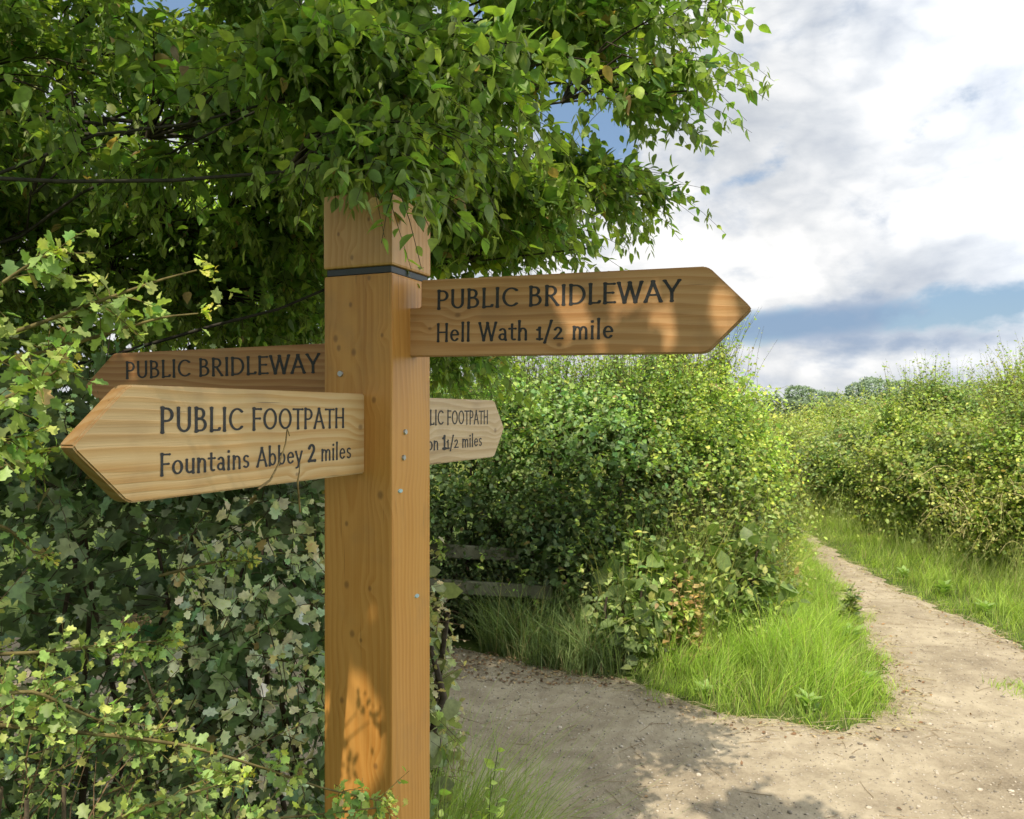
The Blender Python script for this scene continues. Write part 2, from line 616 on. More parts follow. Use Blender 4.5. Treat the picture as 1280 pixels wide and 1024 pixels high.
M = {
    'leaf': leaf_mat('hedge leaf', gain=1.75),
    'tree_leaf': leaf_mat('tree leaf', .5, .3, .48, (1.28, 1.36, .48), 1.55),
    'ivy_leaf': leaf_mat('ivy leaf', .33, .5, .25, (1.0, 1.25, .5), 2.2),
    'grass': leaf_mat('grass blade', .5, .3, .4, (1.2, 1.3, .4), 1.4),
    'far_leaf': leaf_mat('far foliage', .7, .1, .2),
    'bark': bark_mat(),
    'litter': vcol_mat('litter'),
    'path': path_mat(),
    'ground': ground_mat(),
    'paint': plain_mat('dark letter paint', (.042, .042, .044), .7, .2, vary=.7, scale=260),
    'band': plain_mat('dark band', (.035, .042, .048), .5, .4),
    'steel': plain_mat('dull steel', (.42, .43, .43), .42, .5, .9),
    'tagblue': plain_mat('pale blue tag', (.36, .52, .56), .4, .4),
    'rail': plain_mat('weathered rail', (.17, .17, .115), .85, .1, vary=.5, scale=25),
}

# ------------------------------------------------------------------ sun, sky, camera
S = np.array([-.41, -1.57, 2.40])
S = S / np.linalg.norm(S)
sun = bpy.data.lights.new('sun', 'SUN')
sun.energy = 5.0
sun.angle = math.radians(.45)
sun.color = (1.0, .90, .74)
so = bpy.data.objects.new('sun', sun)
so.rotation_euler = Vector(-S).to_track_quat('-Z', 'Y').to_euler()
so.location = (-3, -8, 12)
COL.objects.link(so)

w = bpy.data.worlds.new('World')
scene.world = w
w.use_nodes = True
w.node_tree.nodes.clear()
n = N(w.node_tree)
wo = n.new('ShaderNodeOutputWorld')
bg = n.new('ShaderNodeBackground')
STR = .11
bg.inputs['Strength'].default_value = STR
sky = n.new('ShaderNodeTexSky', sky_type='NISHITA')
sky.sun_disc = False
sky.sun_elevation = math.asin(S[2])
sky.sun_rotation = math.atan2(S[0], S[1])
sky.air_density = 1.3
sky.dust_density = .6
sky.ozone_density = 2.0
tc = n.new('ShaderNodeTexCoord')
dx, dy, dz = n.sep(tc.outputs['Generated'])
az = n.m('ARCTAN2', dx, dy)
el = n.m('ARCSINE', dz)
den = n.m('ADD', n.m('MAXIMUM', dz, 0.0), .16)
pv = n.vec(n.m('DIVIDE', dx, den), n.m('DIVIDE', dy, den), 0.0)
fb = n.noise(pv, 1.35, 9, .58, .35)
fb2 = n.noise(n.vec(n.m('MULTIPLY', az, 1.0), n.m('MULTIPLY', el, 1.7), 4.0), 6.5, 10, .60, .15)


def gauss(px, py, sx, sy, rot=0):
    a0 = math.atan((px - 640) / F)
    e0 = math.atan(-(py - 512) / F * math.cos(a0))
    ua, ue = n.m('SUBTRACT', az, a0), n.m('SUBTRACT', el, e0)
    c, s = math.cos(rot), math.sin(rot)
    p = n.m('ADD', n.m('MULTIPLY', ua, c / (sx / F)), n.m('MULTIPLY', ue, s / (sx / F)))
    q = n.m('ADD', n.m('MULTIPLY', ua, -s / (sy / F)), n.m('MULTIPLY', ue, c / (sy / F)))
    return n.m('EXPONENT', n.m('MULTIPLY', n.m('ADD', n.m('MULTIPLY', p, p), n.m('MULTIPLY', q, q)), -1.0))


cover = n.m('ADD', n.m('MULTIPLY', n.m('SUBTRACT', fb, .5), .5), n.m('MULTIPLY', n.m('SUBTRACT', fb2, .5), 2.2))
cover = n.m('ADD', cover, .38)
for (px, py, sx, sy, rot, amt) in [
        (900, 238, 75, 16, .3, -.62), (745, 140, 60, 70, .6, -.8), (235, 20, 130, 70, 0, -.8), (600, 30, 90, 120, 0, -.5), (1030, 404, 190, 22, .05, -.7), (1240, 120, 70, 14, .1, -.3),
        (1000, 300, 280, 60, 0, .5), (1050, 60, 300, 90, 0, .5), (1050, 455, 260, 18, 0, .5)]:
    cover = n.m('ADD', cover, n.m('MULTIPLY', gauss(px, py, sx, sy, rot), amt))
cl = n.smooth(cover, -.12, .30)
shade = n.m('ADD', n.m('MULTIPLY', n.m('SUBTRACT', n.noise(n.vec(az, n.m('MULTIPLY', el, 1.9), 9.0), 6.0, 9, .62, .2), .5), 1.9), .66)
for (px, py, sx, sy, rot, amt) in [(830, 300, 170, 60, 0, .5), (1010, 335, 110, 35, 0, .35), (1180, 250, 120, 30, .2, .3), (1100, 90, 260, 100, 0, -.06),
                                   (1180, 330, 120, 40, 0, -.3), (1180, 420, 160, 22, 0, -.25), (1060, 455, 150, 16, 0, .3)]:
    shade = n.m('ADD', shade, n.m('MULTIPLY', gauss(px, py, sx, sy, rot), amt))
for sc, am in ((8.0, .50), (19.0, .30)):
    bl = n.noise(n.vec(az, n.m('MULTIPLY', el, 1.6), 2.7), sc, 1.5, .5, .25)
    shade = n.m('ADD', shade, n.m('MULTIPLY', n.m('SUBTRACT', n.m('ABSOLUTE', n.m('SUBTRACT', n.m('MULTIPLY', bl, 2), 1)), .22), am * 1.6))
cc = n.ramp(shade, [(0.0, (.50, .545, .62)), (.45, (.70, .73, .77)), (.85, (.93, .935, .94)), (1.0, (1.04, 1.035, 1.02))])
ccs = n.new('ShaderNodeVectorMath', operation='SCALE')
n.put(ccs.inputs[0], cc)
# added fill: brighter cloud, mostly out of view at right; dimmer behind the viewer
bdot = n.m('ADD', n.m('ADD', n.m('MULTIPLY', dx, .92), n.m('MULTIPLY', dy, -.10)), n.m('MULTIPLY', dz, .38))
n.put(ccs.inputs['Scale'], n.m('MULTIPLY', n.m('MULTIPLY', n.smooth(bdot, .25, .95, 1.0, 2.7), n.smooth(dy, -.45, .45, .80, 1.0)), 1.0 / STR))
skyc = n.mix(1.0, sky.outputs[0], (.88, .95, 1.02), 'MULTIPLY')
skyc = n.mix(.55, skyc, tuple(v / STR for v in (.30, .45, .68)))
low = n.m('ADD', gauss(1000, 402, 150, 22, .10), n.m('MULTIPLY', gauss(1210, 424, 130, 14, .0), .75))
low = n.m('MULTIPLY', n.smooth(n.m('ADD', low, n.m('MULTIPLY', n.m('SUBTRACT', fb2, .5), 3.2)), .10, .95), .75)
allc = n.mix(cl, skyc, ccs.outputs[0])
n.put(bg.inputs['Color'], n.mix(low, allc, tuple(v / STR for v in (.27, .385, .57))))
n.put(wo.inputs[0], bg.outputs[0])

cam = bpy.data.cameras.new('camera')
cam.sensor_width = 36
cam.lens = 36 * F / 1280
cam.clip_start = .02
cam.clip_end = 3000
cam.dof.use_dof = True
cam.dof.focus_distance = 1.6
cam.dof.aperture_fstop = cam.lens / 1.5
co = bpy.data.objects.new('camera', cam)
co.location = (0, 0, EYE)
co.rotation_euler = (math.radians(90), 0, 0)
COL.objects.link(co)
scene.camera = co
scene.view_settings.view_transform = 'Standard'
scene.view_settings.look = 'None'
scene.view_settings.exposure = 0
scene.view_settings.gamma = 1.0
scene.render.engine = 'CYCLES'
scene.cycles.max_bounces = 9
scene.cycles.diffuse_bounces = 7
scene.cycles.transmission_bounces = 5
scene.cycles.use_denoising = True

# ------------------------------------------------------------------ lettering
def arc(cx, cy, rx, ry, a0, a1, k=14):
    return [(cx + rx * math.cos(math.radians(a)), cy + ry * math.sin(math.radians(a))) for a in np.linspace(a0, a1, k)]


XH = .66
GLYPH = {
    'P': (.62, [[(.09, 0), (.09, 1)], [(.15, .96), (.28, .96)] + arc(.28, .71, .24, .25, 90, -90) + [(.20, .46)]]),
    'U': (.74, [[(.09, 1), (.09, .34)] + arc(.35, .34, .26, .30, 180, 270), [(.36, .035)] + arc(.36, .32, .24, .285, 275, 360) + [(.60, 1)]]),
    'B': (.66, [[(.09, 0), (.09, 1)], [(.15, .96), (.27, .96)] + arc(.27, .755, .19, .205, 90, -90) + [(.17, .55)],
                [(.17, .53), (.29, .53)] + arc(.29, .285, .25, .245, 90, -90) + [(.15, .04)]]),
    'L': (.56, [[(.09, 0), (.09, 1)], [(.14, .04), (.48, .04), (.50, .12)]]),
    'I': (.25, [[(.10, 0), (.10, 1)]]),
    'C': (.76, [arc(.44, .5, .38, .46, 48, 312, 22)]),
    'R': (.68, [[(.09, 0), (.09, 1)], [(.15, .96), (.28, .96)] + arc(.28, .73, .22, .23, 90, -90) + [(.17, .50)], [(.28, .47), (.60, 0)]]),
    'D': (.80, [[(.09, 0), (.09, 1)], [(.15, .96), (.30, .96)] + arc(.30, .5, .40, .46, 90, -90, 20) + [(.15, .04)]]),
    'E': (.58, [[(.09, 0), (.09, 1)], [(.14, .96), (.48, .96)], [(.14, .52), (.42, .52)], [(.14, .04), (.50, .04)]]),
    'W': (1.08, [[(.02, 1), (.28, 0)], [(.28, .02), (.52, .96)], [(.50, 1), (.76, 0)], [(.76, .02), (1.02, 1)]]),
    'A': (.74, [[(.02, 0), (.35, 1)], [(.33, 1), (.68, 0)], [(.17, .33), (.53, .33)]]),
    'Y': (.66, [[(.0, 1), (.31, .48)], [(.33, .50), (.62, 1)], [(.31, 0), (.31, .48)]]),
    'F': (.55, [[(.09, 0), (.09, 1)], [(.14, .96), (.48, .96)], [(.14, .52), (.42, .52)]]),
    'O': (.86, [arc(.42, .5, .35, .46, 96, 264, 18), arc(.42, .5, .35, .46, -84, 84, 18)]),
    'T': (.64, [[(.31, 0), (.31, .94)], [(.02, .96), (.60, .96)]]),
    'H': (.76, [[(.09, 0), (.09, 1)], [(.63, 0), (.63, 1)], [(.13, .52), (.60, .52)]]),
    'e': (.60, [[(.12, .36), (.50, .36)] + arc(.29, .33, .22, .30, 8, 318, 20)]),
    'l': (.25, [[(.10, 0), (.10, 1.05)]]),
    'a': (.56, [arc(.25, .44, .17, .20, 140, 0, 10) + [(.42, .14), (.46, 0)], arc(.25, .19, .18, .16, 60, 330, 14)]),
    't': (.42, [[(.17, .88), (.17, .14)] + arc(.28, .14, .11, .12, 180, 300, 8), [(.03, .63), (.36, .63)]]),
    'h': (.60, [[(.09, 0), (.09, 1.05)], [(.14, .48)] + arc(.30, .43, .18, .21, 140, 0, 10) + [(.48, 0)]]),
    'n': (.60, [[(.09, 0), (.09, XH)], [(.14, .48)] + arc(.30, .43, .18, .21, 140, 0, 10) + [(.48, 0)]]),
    'm': (.92, [[(.09, 0), (.09, XH)], [(.13, .48)] + arc(.27, .44, .16, .20, 140, 0, 10) + [(.43, 0)],
                [(.48, .48)] + arc(.62, .44, .16, .20, 140, 0, 10) + [(.78, 0)]]),
    'i': (.25, [[(.10, 0), (.10, XH)], [(.10, .90), (.10, .93)]]),
    'o': (.62, [arc(.30, .33, .24, .30, 0, 360, 26)]),
    'u': (.60, [[(.10, XH), (.10, .24)] + arc(.27, .23, .17, .20, 180, 310, 10), [(.48, XH), (.48, 0)]]),
    's': (.48, [arc(.24, .49, .15, .145, 40, 250, 12) + arc(.23, .18, .16, .15, 80, -140, 12)]),
    'b': (.62, [[(.09, 0), (.09, 1.05)], arc(.30, .33, .22, .30, 145, -145, 18)]),
    'p': (.62, [[(.09, -.3), (.09, XH)], arc(.30, .33, .22, .30, 145, -145, 18)]),
    'y': (.56, [[(.02, XH), (.27, .02)], [(.52, XH), (.20, -.24), (.06, -.27)]]),
    '1': (.34, [[(.16, 0), (.16, XH)], [(.04, .54), (.15, .62)], [(.04, .03), (.28, .03)]]),
    '2': (.52, [[(.06, .52)] + arc(.23, .48, .17, .16, 160, -30, 10) + [(.05, .04)], [(.05, .04), (.46, .04)]]),
    '/': (.46, [[(.02, -.18), (.40, 1.02)]]),
    '\x02': (.60, [[(.06, .80)] + arc(.27, .74, .21, .24, 165, -35, 14) + [(.06, .05)], [(.06, .05), (.54, .05)]]),
    '\x01': (.42, [[(.22, 0), (.22, 1)], [(.06, .84), (.20, .95)], [(.06, .03), (.38, .03)]]),
    ' ': (.34, []),
}
BOLD = {'\x02', '\x01'}


def glyph_polys(ch):
    wd, strokes = GLYPH[ch]
    rx, ry = (.108, .075) if ch in BOLD else (.074, .044)
    step = .018
    xs = np.arange(-.14, wd + .14, step)
    ys = np.arange(-.42, 1.2, step)
    X, Y = np.meshgrid(xs, ys, indexing='ij')
    best = np.full(X.shape, 9.0)
    for st in strokes:
        st = np.array(st, float)
        cum = np.concatenate([[0], np.cumsum(np.linalg.norm(np.diff(st, axis=0), axis=1))])
        for i in range(len(st) - 1):
            a, b = st[i], st[i + 1]
            ax, ay, bx, by = a[0] / rx, a[1] / ry, b[0] / rx, b[1] / ry
            px, py = X / rx, Y / ry
            d2 = (bx - ax) ** 2 + (by - ay) ** 2
            t = np.clip(((px - ax) * (bx - ax) + (py - ay) * (by - ay)) / max(d2, 1e-9), 0, 1)
            g = (cum[i] + t * (cum[i + 1] - cum[i])) / max(cum[-1], 1e-6)
            flare = 1 + .38 * np.abs(2 * g - 1) ** 7 if len(st) == 2 else 1 + .18 * np.abs(2 * g - 1) ** 8
            d = np.hypot(px - ax - t * (bx - ax), py - ay - t * (by - ay)) / flare
            best = np.minimum(best, d)
    f = 1 - best
    polys = []
    nx, ny = f.shape
    ins = f > 0
    full = ins[:-1, :-1] & ins[1:, :-1] & ins[1:, 1:] & ins[:-1, 1:]
    anyi = ins[:-1, :-1] | ins[1:, :-1] | ins[1:, 1:] | ins[:-1, 1:]
    # runs of full cells become one tall quad
    for i in range(nx - 1):
        j = 0
        while j < ny - 1:
            if full[i, j]:
                j0 = j
                while j < ny - 1 and full[i, j]:
                    j += 1
                polys.append([(xs[i], ys[j0]), (xs[i + 1], ys[j0]), (xs[i + 1], ys[j]), (xs[i], ys[j])])
            else:
                if anyi[i, j]:
                    cs = [(i, j), (i + 1, j), (i + 1, j + 1), (i, j + 1)]
                    out = []
                    for q in range(4):
                        (a0, a1), (b0, b1) = cs[q], cs[(q + 1) % 4]
                        fa, fb_ = f[a0, a1], f[b0, b1]
                        if fa > 0:
                            out.append((xs[a0], ys[a1]))
                        if (fa > 0) != (fb_ > 0):
                            t = fa / (fa - fb_)
                            out.append((xs[a0] + t * (xs[b0] - xs[a0]), ys[a1] + t * (ys[b1] - ys[a1])))
                    if len(out) >= 3:
                        polys.append(out)
                j += 1
    return wd, polys


GCACHE = {}


def text_polys(txt, s0, s1, base, cap, track=.10):
    """lay txt from s0 to s1 along the board, baseline height base, capital height cap"""
    adv, placed = 0, []
    for ch in txt:
        if ch not in GCACHE:
            GCACHE[ch] = glyph_polys(ch)
        placed.append((adv, GCACHE[ch][1]))
        adv += GCACHE[ch][0] + track
    adv -= track
    kx = (s1 - s0) / adv
    out = []
    for a, polys in placed:
        for p in polys:
            out.append([(s0 + (a + x) * kx, base + y * cap) for x, y in p])
    return out


def lettering(lines, yface, name='lettering', parent=None):
    V, Fc = [], []
    for l in lines:
        for p in text_polys(*l):
            b = len(V)
            V += [(x, yface, z) for x, z in p]
            Fc.append(tuple(range(b, b + len(p))))
    me = bpy.data.meshes.new(name)
    me.from_pydata(V, [], Fc)
    me.update()
    o = bpy.data.objects.new(name, me)
    me.materials.append(M['paint'])
    COL.objects.link(o)
    o.parent = parent
    return o


# ------------------------------------------------------------------ signpost
TH = math.radians(22.2)
u3 = np.array([math.cos(TH), -math.sin(TH), 0])
v3 = np.array([math.sin(TH), math.cos(TH), 0])
NEAR = np.array([-.2216, 1.477, 0])
PW = .15
PC = NEAR - u3 * PW / 2 + v3 * PW / 2
rot = Matrix(((u3[0], v3[0], 0), (u3[1], v3[1], 0), (0, 0, 1))).to_4x4()

post_root = empty('signpost', (PC[0], PC[1], 0))
post_root.rotation_euler = (0, 0, -TH)
tag(post_root, 'square varnished timber signpost with four pointed finger boards beneath the overhanging tree', 'signpost')
import bmesh


def bevel_box(x0, x1, y0, y1, z0, z1, bev=.005, seg=2):
    bm = bmesh.new()
    bmesh.ops.create_cube(bm, size=1)
    for v in bm.verts:
        v.co = Vector((x0 + (v.co.x + .5) * (x1 - x0), y0 + (v.co.y + .5) * (y1 - y0), z0 + (v.co.z + .5) * (z1 - z0)))
    bmesh.ops.bevel(bm, geom=list(bm.edges), offset=bev, segments=seg, affect='EDGES', profile=.6)
    return bm


def bm_obj(name, bm, mat, parent, matrix=None, smooth=True):
    me = bpy.data.meshes.new(name)
    bm.to_mesh(me)
    bm.free()
    if smooth:
        for p in me.polygons:
            p.use_smooth = False
    o = bpy.data.objects.new(name, me)
    me.materials.append(mat)
    COL.objects.link(o)
    o.parent = parent
    if matrix is not None:
        o.matrix_local = matrix
    return o


def knot(px, py, r=.006):
    a = (490 - px) / 85 * PW
    return (EYE - (py - 512) / F * 1.50, PW / 2 - a, r)


H = PW / 2
front_knots = [knot(*k) for k in [(462, 348, .005), (439, 380, .005), (420, 422, .007), (424, 434, .006), (443, 440, .007), (478, 420, .004), (468, 500, .006),
                                  (476, 618, .008), (434, 656, .005), (434, 733, .007), (463, 735, .005), (441, 794, .007), (452, 801, .004), (428, 880, .006),
                                  (470, 955, .006)]]
cap_knots = [knot(441, 321, .005), knot(462, 275, .004), knot(424, 290, .004)]
WOODC = dict(light=(.54, .270, .070), mid=(.445, .192, .038), dark=(.28, .10, .021))
post_mat = wood_mat('varnished post timber', 2, knots=front_knots, ring=(.012, .105), tilt=.012, freq=620, seed=.3, gloss=.42, ringamt=.26, **WOODC)
cap_mat = wood_mat('varnished cap timber', 2, knots=cap_knots, ring=(-.02, .12), tilt=.02, freq=560, seed=1.9, gloss=.42, ringamt=.28,
                   light=(.57, .32, .125), mid=(.46, .225, .068), dark=(.30, .125, .036))
ZB = EYE + .254
post = bm_obj('post', bevel_box(-H, H, -H, H, -.5, ZB, .0045), post_mat, post_root)
bm_obj('band', bevel_box(-H + .004, H - .004, -H + .004, H - .004, ZB + .0006, ZB + .0134, .001, 1), M['band'], post_root)
bm_obj('post_cap', bevel_box(-H - .001, H + .001, -H - .001, H + .001, ZB + .014, EYE + .408, .0045), cap_mat, post_root)
# side bolts
def disc_bolt(x, y, z, axis, r, d, mat, name='bolt', squash=1.0):
    bm = bmesh.new()
    bmesh.ops.create_cone(bm, cap_ends=True, segments=16, radius1=r, radius2=r * .8, depth=d)
    mt = Matrix.Rotation(math.radians(90), 4, 'X') if axis == 'y' else Matrix.Rotation(math.radians(90), 4, 'Y')
    for v in bm.verts:
        v.co.y *= 1
    bmesh.ops.transform(bm, matrix=Matrix.Translation((x, y, z)) @ Matrix.Diagonal((1, 1, squash, 1)) @ mt, verts=bm.verts)
    return bm_obj(name, bm, mat, post_root)


disc_bolt(-H + .038, -H - .001, EYE + .068, 'y', .0065, .005, M['steel'])
for (py, yy) in ((540, -.028), (572, -.034)):
    disc_bolt(H + .001, yy, EYE - (py - 512) / F * 1.52, 'x', .006, .005, M['steel'])
for (py, yy) in ((612, -.046), (750, .018)):
    disc_bolt(H + .001, yy, EYE - (py - 512) / F * 1.53, 'x', .008, .003, M['tagblue'], 'tag', .5)


def to_local(p):
    d = np.array(p) - PC
    return np.array([d @ u3, d @ v3, d[2]])


def board(outline, thick, mat, origin, rdir_deg, tilt_deg, lines, label):
    """outline in (s,z); reading direction turned rdir_deg from the post's own x axis (about z)"""
    bm = bmesh.new()
    vs = [bm.verts.new((s, -thick / 2, z)) for s, z in outline]
    f = bm.faces.new(vs)
    r = bmesh.ops.extrude_face_region(bm, geom=[f])
    bmesh.ops.translate(bm, vec=(0, thick, 0), verts=[e for e in r['geom'] if isinstance(e, bmesh.types.BMVert)])
    bmesh.ops.recalc_face_normals(bm, faces=bm.faces)
    bmesh.ops.bevel(bm, geom=[e for e in bm.edges], offset=.0022, segments=2, affect='EDGES')
    mt = Matrix.Translation(Vector(origin)) @ Matrix.Rotation(math.radians(rdir_deg), 4, 'Z') @ Matrix.Rotation(math.radians(tilt_deg), 4, 'Y')
    o = bm_obj('finger_board', bm, mat, post_root, mt)
    o['label'] = label
    lettering(lines, -thick / 2 - .0005, 'lettering', o)
    return o


def tipped(L, h, tipl, s0, notch=None):
    """outline pointing to +s; s0 start; rounded shoulders and tip"""
    t = h / 2
    pts = [(s0, -t), (L - tipl - .006, -t), (L - tipl + .004, -t + .0045), (L - .004, -.006), (L, 0), (L - .004, .006), (L - tipl + .004, t - .0045), (L - tipl - .006, t)]
    if notch:
        pts += [(notch[0], t), (notch[0], t - notch[1]), (s0, t - notch[1])]
    else:
        pts += [(s0, t)]
    return pts


def mirror(o):
    return [(-s, z) for s, z in reversed(o)]


TK = .024
hb = .146
bmat = lambda nm, seed, ring, tilt, kn, **c: wood_mat(nm, 0, knots=kn, ring=ring, tilt=tilt, freq=430, seed=seed, gloss=.5, **c)
PALE = dict(light=(.58, .41, .205), mid=(.50, .305, .115), dark=(.37, .155, .04))
BRN = dict(light=(.56, .325, .145), mid=(.46, .235, .085), dark=(.31, .135, .042))
b_right = bmat('brown right board timber', 3.1, (.01, .05), .03, [(.10, .004, .006), (.042, -.02, .004), (.3, -.055, .005)], **BRN)
b_near = bmat('pale near board timber', 5.7, (.003, .022), .004, [(-.012, .012, .007), (-.20, -.062, .004)], **PALE)
b_far = bmat('red brown far board timber', 8.2, (.02, .03), .06, [(.12, .045, .006)], light=(.42, .225, .09), mid=(.33, .15, .05), dark=(.18, .07, .022))
b_back = bmat('pale back board timber', 2.4, (-.03, .04), .02, [(.09, 0, .008), (.47, -.005, .008)], light=(.56, .42, .26), mid=(.47, .33, .18), dark=(.34, .21, .10))

zc1 = EYE + .246 - hb / 2 + .002
o1 = to_local((-.1957, 1.54, zc1))
board(tipped(.630, hb, .070, -.02, (.022, .053)), TK, b_right, (H, o1[1] + TK / 2, zc1), 1.5, .75,
      [('PUBLIC BRIDLEWAY', .057, .514, hb / 2 - .0565, .035), ('Hell Wath 1/2 mile', .057, .400, hb / 2 - .118, .033)],
      'brown right hand finger board reading PUBLIC BRIDLEWAY Hell Wath 1/2 mile')
zc2 = EYE + .030 - hb / 2 - .002
xa = H - .0603
board(mirror(tipped(.616, hb + .003, .078, -.02)), TK, b_near, (xa - TK / 2, -H, zc2), 90, .2,
      [('PUBLIC FOOTPATH', -.487, -.064, hb / 2 - .060, .033), ('Fountains Abbey \x02 miles', -.487, -.043, hb / 2 - .1165, .0285)],
      'pale yellow finger board nearest the camera reading PUBLIC FOOTPATH Fountains Abbey 2 miles')
zc3 = EYE + .134 - hb / 2
board(mirror(tipped(.700, hb, .085, -.02)), TK, b_far, (-H, o1[1] + TK / 2, zc3), 1.0, -.6,
      [('PUBLIC BRIDLEWAY', -.575, -.058, hb / 2 - .058, .037)],
      'dark brown left hand finger board reading PUBLIC BRIDLEWAY')
board(tipped(.528, hb, .064, -.02), TK, b_back, (xa - TK / 2, H, zc2 - .002), 90, .3,
      [('PUBLIC FOOTPATH', .028, .423, hb / 2 - .059, .032), ('Ripon \x011/2 miles', .028, .385, hb / 2 - .114, .029)],
      'pale finger board behind the post reading PUBLIC FOOTPATH and 1 1/2 miles')

# ------------------------------------------------------------------ ground and path
EDGE_L = [gnd(*p) for p in [(545, 812), (620, 822), (700, 838), (780, 852), (850, 880), (950, 903), (1040, 916), (1108, 908), (1122, 872), (1086, 800), (1052, 742), (1015, 692), (1003, 668)]]
EDGE_R = [(4.3, 13.0), (3.85, 10.8), gnd(1040, 690), gnd(1105, 727), gnd(1200, 776), gnd(1280, 812), (3.6, 4.4), (4.4, 3.6), (6.5, 3.0)]
DIRT = np.array([(-7, 5.6), (-2.2, 5.5)] + EDGE_L + [(4.0, 13.2)] + EDGE_R + [(6.5, 2.0), (3.0, 2.2), (1.0, 2.5), (-.30, 2.5), (-.5, 3.0), (-3, 3.6), (-7, 3.7)])  # unseen near ground left as dark soil instead of path, to cut light bounce


def poly_sd(P, poly):
    """signed distance, positive inside"""
    a = poly
    b = np.roll(poly, -1, axis=0)
    best = np.full(len(P), 1e9)
    inside = np.zeros(len(P), bool)
    for (ax, ay), (bx, by) in zip(a, b):
        ex, ey = bx - ax, by - ay
        wx, wy = P[:, 0] - ax, P[:, 1] - ay
        t = np.clip((wx * ex + wy * ey) / (ex * ex + ey * ey + 1e-12), 0, 1)
        best = np.minimum(best, (wx - t * ex) ** 2 + (wy - t * ey) ** 2)
        c = (ay > P[:, 1]) != (by > P[:, 1])
        xi = ax + (P[:, 1] - ay) / (by - ay + 1e-12) * ex
        inside ^= c & (P[:, 0] < xi)
    d = np.sqrt(best)
    return np.where(inside, d, -d)


def hgt(x, y):
    r = np.hypot(x, y - 4)
    k = np.clip(1.4 - r / 40, 0, 1)
    return k * (.012 * np.sin(x * 1.9 + 1) * np.sin(y * 1.4) + .008 * np.sin(x * 4.3 + y * 3.1) + .005 * np.sin(x * 9.1 - y * 7.3))


def grid_mesh(xs, ys, zf):
    X, Y = np.meshgrid(xs, ys, indexing='ij')
    Z = zf(X, Y)
    V = np.stack([X, Y, Z], -1).reshape(-1, 3)
    nx, ny = len(xs), len(ys)
    I = np.arange(nx * ny).reshape(nx, ny)
    a, b, c, d = I[:-1, :-1].ravel(), I[1:, :-1].ravel(), I[1:, 1:].ravel(), I[:-1, 1:].ravel()
    return V, np.concatenate([np.stack([a, b, c], 1), np.stack([a, c, d], 1)])


def graded(lo, hi, a, b, step, far):
    mid = np.arange(a, b, step)
    k = np.geomspace(1, 1 + far, 30)[1:] - 1
    return np.concatenate([a - k[::-1] * (a - lo) / far, mid, b + k * (hi - b) / far])


V, T = grid_mesh(graded(-1500, 1500, -8, 8, .1, 300), graded(-1500, 1500, -5, 16, .1, 300), lambda x, y: hgt(x, y))
tag(link('ground', mesh_tris('ground', V, T, smooth=True), M['ground']), 'grassy soil reaching out to the horizon', 'ground', kind='structure')

V, T = grid_mesh(np.arange(-7, 6.6, .035), np.arange(-2, 13.4, .035), lambda x, y: hgt(x, y))
sd = poly_sd(V[:, :2], DIRT) + .05 * np.sin(V[:, 0] * 9) * np.sin(V[:, 1] * 7 + 1) + .03 * np.sin(V[:, 0] * 23 + V[:, 1] * 17)
V[:, 2] += np.clip(.004 + .16 * sd, -.03, .012)
keepv = sd > -.12
T = T[keepv[T].all(1)]
used = np.unique(T)
remap = -np.ones(len(V), int)
remap[used] = np.arange(len(used))
tag(link('path', mesh_tris('path', V[used], remap[T], smooth=True), M['path']), 'trodden earth path, widening towards the signpost and narrowing away between hedges', 'path', kind='structure')

# stones and litter on the path
ICO = None
bm = bmesh.new()
bmesh.ops.create_icosphere(bm, subdivisions=1, radius=1)
ICO = (np.array([v.co[:] for v in bm.verts]), np.array([[v.index for v in f.verts] for f in bm.faces]))
bm.free()


def scatter_dirt(k, lo=(-1.5, 2.6), hi=(4.5, 12), dmin=-.02, dmax=9):
    out = []
    got = 0
    while got < k:
        P = RNG.uniform(lo, hi, (k * 3, 2))
        P = P[RNG.uniform(0, 1, len(P)) < np.clip(4.5 / P[:, 1], 0, 1) ** 1.5]
        s = poly_sd(P, DIRT)
        P = P[(s > dmin) & (s < dmax)]
        out.append(P)
        got += len(P)
    return np.concatenate(out)[:k]


acc = Acc()
P = scatter_dirt(9000)
n_ = len(P)
sz = RNG.uniform(.002, .006, n_) * np.where(RNG.uniform(size=n_) < .07, 2.4, 1)
tone = RNG.uniform(.16, .60, (n_, 1))
pc = tone * np.array([1.0, .88, .70])
dirs = norm(RNG.normal(size=(n_, 3)))
V0, T0 = ICO
sc3 = sz[:, None] * RNG.uniform(.6, 1.3, (n_, 3)) * np.array([1, 1, .6])
pos = np.stack([P[:, 0], P[:, 1], hgt(P[:, 0], P[:, 1]) + .013], 1)
Vp = pos[:, None, :] + V0[None] * sc3[:, None, :] * RNG.uniform(.8, 1.2, (n_, len(V0), 1))
acc.add(Vp.reshape(-1, 3), (T0[None] + (np.arange(n_) * len(V0))[:, None, None]).reshape(-1, 3), np.repeat(pc, len(V0), 0))
tag(acc.build('pebbles', M['litter']), 'small pale stones scattered over the earth path', 'pebbles', kind='stuff')
acc = Acc()
P = np.concatenate([scatter_dirt(900, dmax=.2), scatter_dirt(90), scatter_dirt(700, lo=(-.8, 4.6), hi=(.9, 5.4), dmax=.5)])
n_ = len(P)
pos = np.stack([P[:, 0], P[:, 1], hgt(P[:, 0], P[:, 1]) + .018], 1)
yd = RNG.normal(size=(n_, 3)) * np.array([1, 1, .15])
dry = np.array([(.34, .22, .11), (.22, .13, .07), (.45, .34, .19), (.15, .10, .06)])[RNG.integers(0, 4, n_)]
place_leaves(acc, OV, pos, yd, UP + RNG.normal(0, .35, (n_, 3)), RNG.uniform(.010, .032, n_), dry)
k = 420
